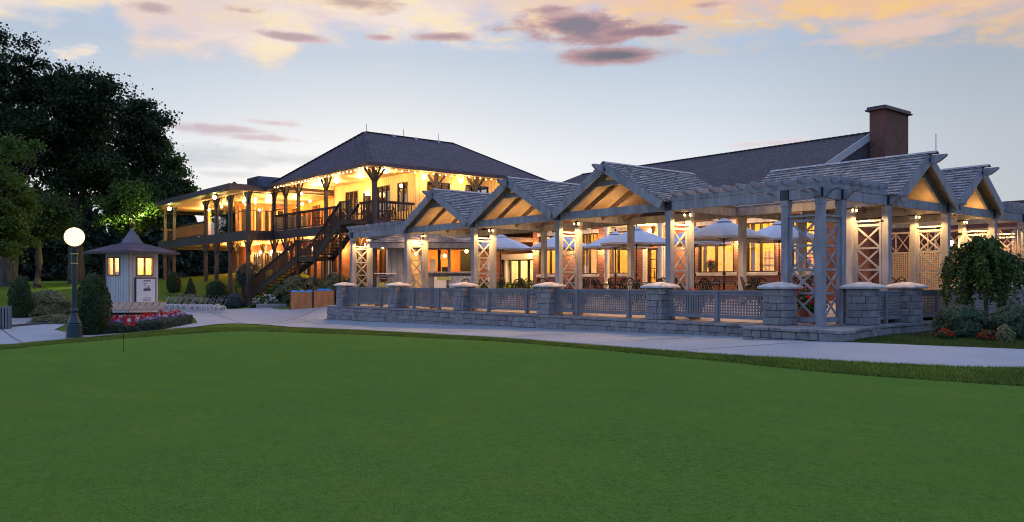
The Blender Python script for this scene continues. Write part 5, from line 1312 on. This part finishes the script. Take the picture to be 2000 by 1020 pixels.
# ---------------------------------------------------------------- planting
M_yew = mk_leaf('clipped_evergreen', (.018, .045, .012), (.045, .085, .018), .15)
M_gold = mk_leaf('variegated_leaf', (.16, .17, .06), (.30, .28, .13), .25)
M_spruce = mk_leaf('blue_spruce', (.05, .085, .085), (.10, .14, .14), .1)
M_orn = mk_leaf('ornamental_grass', (.13, .14, .06), (.24, .23, .12), .3)
M_mid = mk_leaf('garden_leaf', (.03, .08, .018), (.075, .15, .03), .3)
def bush(name, label, px, py, d, w_, h_, mat, n=5000, ls=.055, shape='egg', cat='shrub', group=None, flowers=None, lump=.12):
    q = P(px, py, d); x, y = q[0], q[1]; z = G(x, y)
    o = thing(name, (x, y, z), label, cat, group)
    t = np.random.uniform(0, 2*PI, n); v = np.random.uniform(0, 1, n)
    if shape == 'cone': pr = (1-v)**.62*np.minimum(1, (v+.12)*4)**.5
    elif shape == 'egg': pr = np.sqrt(np.maximum(0, 1-((v-.36)/.64)**2))*np.where(v < .36, .86+.14*np.sin(v/.36*PI/2), 1)
    else: pr = np.sqrt(np.maximum(0, 1-v**2))
    lm = 1+lump*(np.sin(t*3+v*7+x)+np.sin(t*5-v*11+y)*.6)*.6+np.random.normal(0, .03, n)
    cell = (np.floor(t*1.9).astype(int)*31+np.floor(v*6+np.sin(t*2)).astype(int)*17) % 97
    amp = .04 if mat is M_yew and shape != 'mound' else .10+lump*.35
    lm = lm*(1+np.random.normal(0, amp, 97)[cell]); 
    if amp > .05:
        sprig = np.random.uniform(0, 1, n) < .06; lm = np.where(sprig, lm*np.random.uniform(1.05, 1.28, n), lm)
    inn = np.random.uniform(0, 1, n)**.35
    rr_ = w_/2*pr*lm*(.55+.45*inn)
    c = np.stack([x+rr_*np.cos(t), y+rr_*np.sin(t), z+v*h_*(1+.02*np.random.normal(size=n))], 1)
    nr = np.stack([np.cos(t), np.sin(t), (v-.3)*1.2], 1)
    quads('foliage', c, np.random.uniform(.6, 1.3, n)*ls, mat, o, normal=nr)
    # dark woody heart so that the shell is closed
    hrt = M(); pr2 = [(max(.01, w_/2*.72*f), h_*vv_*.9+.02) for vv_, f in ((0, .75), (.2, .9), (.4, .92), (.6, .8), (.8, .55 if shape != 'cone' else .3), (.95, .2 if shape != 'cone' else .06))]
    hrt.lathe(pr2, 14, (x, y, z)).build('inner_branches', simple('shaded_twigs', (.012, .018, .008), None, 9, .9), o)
    if flowers:
        fm_, nf, fs_ = flowers; cc = []
        for _ in range(nf):
            t = random.uniform(0, 2*PI); v = random.uniform(.35, 1); f = math.sqrt(max(0, 1-v*v)) if shape == 'mound' else .9*math.sqrt(max(0, 1-((v-.36)/.64)**2))
            q_ = np.array([x+w_/2*f*math.cos(t)*1.05, y+w_/2*f*math.sin(t)*1.05, z+h_*v*1.02]); cc += [q_+np.random.normal(0, fs_*.5, 3) for _ in range(14)]
        quads('blooms', cc, fs_*.8, fm_, o)
    return o
M_wpetal = mk_leaf('white_petal', (.7, .7, .72), (.6, .6, .65), .2); M_purple = mk_leaf('purple_petal', (.16, .08, .36), (.28, .16, .5), .2)
bush('clipped_yew', 'dark egg-shaped clipped evergreen at the far left beside the gravel', 40, 600, 35.2, .92, 1.72, M_yew, 9000, .05, 'egg')
bush('clipped_yew', 'large clipped evergreen cone right behind the lamp post', 181, 600, 29.4, 1.22, 2.12, M_yew, 16000, .05, 'egg')
bush('variegated_shrub', 'wide mounded gold variegated shrub behind the gravel', 92, 600, 36.5, 2.2, 1.12, M_gold, 11000, .07, 'mound')
bush('low_shrub', 'low trailing grey-green plants at the foot of the variegated shrub', 112, 600, 33.5, 1.9, .32, M_orn, 4500, .06, 'mound')
bush('clipped_yew', 'small round clipped evergreen far behind the kiosk roof', 340, 600, 56, .95, 1.35, M_yew, 5000, .06, 'egg')
bush('clipped_yew', 'pointed dark evergreen cone on the lawn behind the carts', 372, 600, 50, 1.05, 1.95, M_yew, 6000, .06, 'cone')
bush('clipped_yew', 'broad round evergreen on the lawn before the clubhouse posts', 424, 600, 54, 1.45, 1.45, M_yew, 7000, .06, 'egg')
bush('variegated_shrub', 'loose pale flowering shrub before the pointed evergreen', 372, 600, 47, 1.9, .95, M_gold, 4500, .08, 'mound', lump=.3)
bush('low_shrub', 'small dark domed shrub right of the kiosk', 335, 600, 46.5, 1.15, .55, M_yew, 3500, .06, 'mound')
bush('low_shrub', 'dark hedge clump behind the row of carts', 405, 600, 45, 1.3, .45, M_yew, 3500, .06, 'mound')
bush('flowering_shrub', 'blue-green shrub with cream blooms left of the stairs', 490, 600, 57.0, 2.0, 1.5, M_spruce, 7000, .08, 'egg', flowers=(M_wpetal, 9, .11))
bush('blue_spruce', 'low blue-grey spruce at the foot of the stairs', 460, 600, 53, 1.2, .95, M_spruce, 5000, .07, 'egg')
for i, (px, d, w2, h2, lb_) in enumerate(((578, 46.5, 1.9, 1.5, 'feathery tan shrub under the middle of the stairs'), (612, 47, 1.8, 1.25, 'feathery shrub behind the left bin enclosure'), (655, 46, 1.9, 1.45, 'feathery shrub behind the right bin enclosure'), (690, 45.5, 1.6, 1.2, 'feathery shrub beside the first pergola post'), (545, 47.5, 1.5, 1.1, 'dark green shrub in the shadow of the stairs'))):
    bush('shrub', lb_, px, 600, d, w2, h2, M_orn if i < 4 else M_mid, 5500, .10, 'mound', lump=.25)
pb = P(520, 600, 45.5); pz = G(pb[0], pb[1])
bush('flowering_shrub', 'white petunias spilling beside the stair foot', 520, 600, 46.0, 1.5, .62, M_mid, 3500, .06, 'mound', flowers=(M_wpetal, 30, .09))
bush('flowering_shrub', 'red flowers at the left end of the stone planter', 500, 600, 46.0, .6, .34, M_mid, 1500, .05, 'mound', flowers=(M_petal, 14, .06))
sp_ = thing('stone_planter', pb[:2]+(pz,), 'low stone planter edge before the stairs', 'planter')
a = Vector(P(500, 600, 45)[:2]); b = Vector(P(560, 600, 45)[:2]); bl = M()
for k in range(2): course(bl, a, b, pz-.05+k*.14, pz+.09+k*.14, .35)
bl.build('planter_blocks', M_stone, sp_, bevel=.01)
bush('rounded_shrub', 'leafy round shrub with pale tips left of the small tree', 1875, 600, 21.6, 1.12, .82, mk_leaf('silver_green_leaf', (.05, .095, .045), (.14, .20, .10), .3), 14000, .045, 'egg')
bush('rounded_shrub', 'grey-green shrub right of the small tree at the frame edge', 1982, 600, 21.2, 1.15, .85, mk_leaf('silver_green_leaf', (.05, .095, .045), (.14, .20, .10), .3), 14000, .045, 'egg')
bush('flowering_shrub', 'red begonias at the foot of the left round shrub', 1848, 600, 20.9, .42, .24, M_mid, 1500, .035, 'mound', flowers=(M_petal, 22, .04))
bush('flowering_shrub', 'red begonias under the small tree', 1932, 600, 20.6, .5, .26, M_mid, 1500, .035, 'mound', flowers=(M_petal, 26, .04))
bush('low_shrub', 'pale low plant between the begonias and the right shrub', 1962, 600, 20.3, .42, .42, M_gold, 1800, .04, 'mound')
# flower bed in front of the rack: three kinds of planting nobody could count
bed = [(-20.35, -12.35), (-20.35, -11.45), (-21.15, -10.1), (-23.2, -8.75), (-25.1, -7.75), (-25.6, -8.2), (-23.9, -9.7), (-22.7, -10.8), (-21.9, -12.6)]
tag(sheet('flower_bed_soil', bed, .035, M_mulch), 'dark soil of the curved flower bed', kind='structure')
def inbed(n, lo, hi):
    """points in the bed; lo..hi = 0 at the front edge, 1 at the back"""
    fr_ = [(-20.35, -12.35), (-20.4, -11.45), (-21.2, -10.05), (-23.2, -8.75), (-25.0, -7.75)]; bk_ = [(-21.9, -12.5), (-22.0, -11.5), (-22.7, -10.7), (-24.1, -9.55), (-25.5, -8.3)]
    out_ = []
    for _ in range(n):
        u = random.uniform(0, 3.999); i = int(u); f = u-i; v = random.uniform(lo, hi)
        p = [fr_[i][c]+(fr_[i+1][c]-fr_[i][c])*f for c in (0, 1)]; q = [bk_[i][c]+(bk_[i+1][c]-bk_[i][c])*f for c in (0, 1)]
        out_.append((p[0]+(q[0]-p[0])*v, p[1]+(q[1]-p[1])*v))
    return out_
def bedleaves(name, n, lo, hi, z0, z1, ls, mat, clump=1, lab='', sp=.05):
    c = []
    for x, y in inbed(n//clump, lo, hi):
        z = G(x, y)+random.uniform(z0, z1); c += [(x+random.gauss(0, sp), y+random.gauss(0, sp), z+random.gauss(0, sp*.8)) for _ in range(clump)]
    tag(quads(name, c, ls, mat, None), lab, 'flowers', kind='stuff')
bedleaves('bed_foliage', 40000, .0, .8, .02, .36, .055, mk_leaf('dusty_green_leaf', (.05, .075, .045), (.12, .15, .10), .2), 1, 'grey-green edging foliage of the flower bed', .02)
bedleaves('red_flowers', 4600, .55, .95, .28, .46, .065, mk_leaf('dark_red_petal', (.50, .006, .010), (.68, .015, .02), .2), 26, 'mass of dark red flowers in the bed', .07)
bedleaves('white_flowers', 1700, .35, .9, .28, .46, .05, M_wpetal, 14, 'white blooms scattered through the flower bed', .045)
bedleaves('purple_flowers', 1500, .2, .6, .26, .42, .045, M_purple, 14, 'violet spikes along the front of the flower bed', .05)
# ---------------------------------------------------------------- trees
def limb(mm, p, d, L, r, depth, tips, spread=.6, n=3):
    pts = [Vector(p)]; rr_ = [r]; q = Vector(p); dd = Vector(d).normalized()
    for i in range(4):
        dd = (dd+Vector((random.gauss(0, .12), random.gauss(0, .12), random.gauss(.03, .06)))).normalized(); q = q+dd*L/4; pts.append(q.copy()); rr_.append(r*(1-.14*(i+1)))
    mm.tube(pts, rr_, 7 if depth > 1 else 5)
    if depth == 0: tips.append(q); return
    for k in range(n):
        a0 = random.uniform(0, 2*PI); ax = Vector((math.cos(a0), math.sin(a0), random.uniform(-.1, .5)))
        limb(mm, q, dd*(1-spread)+ax*spread, L*random.uniform(.62, .82), r*.48, depth-1, tips, spread, n)
def tree(name, label, px, d, base_z, ells, trunks, mat, n_leaf, ls, seed, group=None, clumps=260, lean=0, droop=0, cat='tree'):
    random.seed(seed); np.random.seed(seed)
    q = P(px, 600, d); x, y = q[0], q[1]; z = G(x, y) if base_z is None else base_z
    o = thing(name, (x, y, z), label, cat, group)
    mm = M(); tips = []
    for (dx, dy, H, r, lx_, ly_) in trunks:
        top = Vector((x+dx+lx_, y+dy+ly_, z+H)); b0 = Vector((x+dx, y+dy, z-.2))
        mm.tube([b0+Vector((0, 0, 0)), b0+Vector((0, 0, .5)), b0.lerp(top, .5)+Vector((random.gauss(0, .15), random.gauss(0, .15), 0)), top], [r*1.5, r*1.05, r*.85, r*.6], 10)
        for (cx_, cy_, cz_, rx_, rz_) in ells[:6]:
            tgt = Vector((x+cx_, y+cy_, z+cz_)); dv = tgt-top
            limb(mm, top-Vector((0, 0, .2)), dv, min(dv.length*.42+.3, 3.4), r*.42, 2, tips, .5)
    mm.build('trunk', M_bark, o)
    # clump centres in the union of ellipsoids, mostly near the outside
    sub = []
    for e_ in ells:
        for _ in range(9):
            v_ = np.random.normal(size=3); v_ /= np.linalg.norm(v_); v_ *= random.uniform(.40, .86)
            f_ = random.uniform(.34, .56)
            sub.append((e_[0]+v_[0]*e_[3], e_[1]+v_[1]*e_[3], e_[2]+v_[2]*e_[4], e_[3]*f_, e_[4]*f_*.62))
    ells = sub
    C = []; vol = np.array([e_[3]**2*e_[4] for e_ in ells]); vol = vol/vol.sum()
    for i_, e_ in enumerate(ells):
        k = int(clumps*vol[i_])+1
        dd = np.random.normal(size=(k, 3)); dd /= np.linalg.norm(dd, axis=1)[:, None]; rad = np.random.uniform(0, 1, (k, 1))**.45*(1+np.random.normal(0, .07, (k, 1)))
        C.append(dd*rad*np.array([e_[3], e_[3], e_[4]])+np.array([x+e_[0], y+e_[1], z+e_[2]]))
    C = np.concatenate(C); nC = len(C)
    per = n_leaf//nC; pos = []; nor = []
    R0 = np.mean([e_[3] for e_ in ells])*(.40 if clumps > 150 else .46)
    for c in C:
        k = int(per*random.uniform(.4, 1.6)); rs = R0*random.uniform(.45, 1.25)
        g_ = np.random.normal(size=(k, 3))*np.array([rs, rs, rs*.55]); g_[:, 2] -= droop*np.abs(g_[:, 0]*g_[:, 0]+g_[:, 1]*g_[:, 1])/max(rs, .01)
        pos.append(c+g_)
    pos = np.concatenate(pos)
    quads('crown', pos, np.random.uniform(.6, 1.3, len(pos))*ls, mat, o, up=.25)
    return o
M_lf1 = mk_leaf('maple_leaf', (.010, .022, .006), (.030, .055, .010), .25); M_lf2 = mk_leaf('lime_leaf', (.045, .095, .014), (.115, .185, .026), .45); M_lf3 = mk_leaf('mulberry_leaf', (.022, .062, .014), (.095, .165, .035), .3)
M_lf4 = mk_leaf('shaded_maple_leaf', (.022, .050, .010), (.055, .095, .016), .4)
M_con = mk_leaf('conifer_needles', (.014, .030, .016), (.032, .055, .026), .1)
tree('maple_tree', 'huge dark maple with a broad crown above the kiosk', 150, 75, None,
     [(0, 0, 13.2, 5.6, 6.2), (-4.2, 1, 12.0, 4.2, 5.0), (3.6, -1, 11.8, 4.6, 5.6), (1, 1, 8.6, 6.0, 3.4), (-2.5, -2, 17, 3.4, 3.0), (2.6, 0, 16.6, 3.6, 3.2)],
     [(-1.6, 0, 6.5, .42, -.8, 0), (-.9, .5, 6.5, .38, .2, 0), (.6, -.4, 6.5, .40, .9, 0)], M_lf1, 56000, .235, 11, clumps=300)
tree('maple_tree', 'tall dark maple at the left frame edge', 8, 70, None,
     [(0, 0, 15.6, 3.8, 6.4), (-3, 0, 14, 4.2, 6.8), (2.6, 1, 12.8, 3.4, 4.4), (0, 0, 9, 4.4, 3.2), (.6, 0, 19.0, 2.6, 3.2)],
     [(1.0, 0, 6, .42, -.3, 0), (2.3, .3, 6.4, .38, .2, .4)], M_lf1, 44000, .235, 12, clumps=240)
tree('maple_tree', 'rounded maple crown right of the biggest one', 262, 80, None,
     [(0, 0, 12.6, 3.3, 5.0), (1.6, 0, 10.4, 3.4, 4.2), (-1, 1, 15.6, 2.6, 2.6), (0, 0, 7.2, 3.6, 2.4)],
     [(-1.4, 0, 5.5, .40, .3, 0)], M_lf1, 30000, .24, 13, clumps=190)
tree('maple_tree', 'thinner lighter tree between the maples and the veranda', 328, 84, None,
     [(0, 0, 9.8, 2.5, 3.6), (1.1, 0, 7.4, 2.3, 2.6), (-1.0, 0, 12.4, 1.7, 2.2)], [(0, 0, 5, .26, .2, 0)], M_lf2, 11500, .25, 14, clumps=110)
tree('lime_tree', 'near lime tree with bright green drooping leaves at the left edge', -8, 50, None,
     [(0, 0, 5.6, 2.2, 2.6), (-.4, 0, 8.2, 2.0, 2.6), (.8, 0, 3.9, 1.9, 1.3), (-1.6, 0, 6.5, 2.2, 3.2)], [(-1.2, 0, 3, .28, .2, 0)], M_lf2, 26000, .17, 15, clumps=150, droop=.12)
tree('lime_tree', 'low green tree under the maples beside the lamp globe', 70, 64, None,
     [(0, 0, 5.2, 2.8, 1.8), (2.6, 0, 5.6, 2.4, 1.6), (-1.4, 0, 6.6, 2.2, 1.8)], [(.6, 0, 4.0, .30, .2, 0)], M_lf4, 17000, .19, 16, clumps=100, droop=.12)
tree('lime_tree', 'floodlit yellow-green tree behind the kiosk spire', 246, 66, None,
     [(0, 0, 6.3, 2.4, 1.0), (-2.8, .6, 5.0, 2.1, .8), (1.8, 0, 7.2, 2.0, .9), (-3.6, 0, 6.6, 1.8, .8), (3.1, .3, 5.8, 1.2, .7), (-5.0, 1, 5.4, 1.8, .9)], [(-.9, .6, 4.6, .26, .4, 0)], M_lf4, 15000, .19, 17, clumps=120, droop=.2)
# dark wood behind
random.seed(5); np.random.seed(5)
def conifer():
    t = thing('conifer', (0, 0, 0), 'conifer', 'tree', 'dark conifers behind the lawn'); H = 11
    M().tube([(0, 0, -.5), (0, 0, H*.6), (0, 0, H*.95)], [.22, .14, .03], 8).build('trunk', M_bark, t)
    n = 5200; v = np.random.uniform(.0, 1, n)**1.15; a0 = np.random.uniform(0, 2*PI, n); lay = .75+.25*np.sin(v*46+a0*2)
    r_ = 2.5*(1-v)**.75*lay*np.random.uniform(.45, 1.05, n)+.05
    quads('crown', np.stack([r_*np.cos(a0), r_*np.sin(a0), v*H+.2-r_*.14], 1), .42, M_con, t, up=.3); return t
cf = conifer(); KIDS[cf.name] = kids(cf); i = 0
for px in range(-60, 520, 19):
    d = random.uniform(98, 128); q = P(px+random.uniform(-6, 6), 600, d)
    place(cf, (q[0], q[1], G(q[0], q[1])-.3), random.uniform(0, 6), i == 0, 'dark conifer in the wood beyond the lawn', s=random.uniform(.85, 1.2)); i += 1
# small weeping tree on the right
random.seed(9); np.random.seed(9)
wx, wy = P(1925, 600, 23.2)[:2]; wz = G(wx, wy)
wt = thing('weeping_mulberry', (wx, wy, wz), 'small umbrella-shaped weeping tree on the right bed', 'tree')
mm = M(); mm.tube([(wx, wy, wz-.1), (wx+.03, wy, wz+.5), (wx-.02, wy+.02, wz+1.1), (wx, wy, wz+1.75)], [.07, .055, .05, .045], 10)
cs_ = []
for k in range(92):
    a0 = random.uniform(0, 2*PI); rr_ = random.uniform(.3, 1.0)*1.12; hz = random.uniform(2.15, 2.72)-.28*rr_; zl = random.uniform(.50, 1.55)
    pts = [Vector((wx, wy, wz+1.7)), Vector((wx+rr_*.4*math.cos(a0), wy+rr_*.4*math.sin(a0), wz+hz)), Vector((wx+rr_*.85*math.cos(a0), wy+rr_*.85*math.sin(a0), wz+hz-.12)), Vector((wx+rr_*math.cos(a0+.1), wy+rr_*math.sin(a0+.1), wz+(hz+zl)/2)), Vector((wx+rr_*1.0*math.cos(a0+.15), wy+rr_*1.0*math.sin(a0+.15), wz+zl))]
    mm.tube(pts, [.018, .014, .01, .007, .003], 5)
    for j in range(3):
        pass
    for s_ in range(165):
        t = random.uniform(.8, 4); i_ = min(3, int(t)); p = pts[i_].lerp(pts[i_+1] if i_ < 4 else pts[4], t-i_); cs_.append((p.x+random.gauss(0, .05), p.y+random.gauss(0, .05), p.z+random.gauss(0, .06)))
mm.build('trunk', M_bark, wt); quads('crown', cs_, np.random.uniform(.6, 1.3, len(cs_))*.085, M_lf3, wt, aspect=.8)
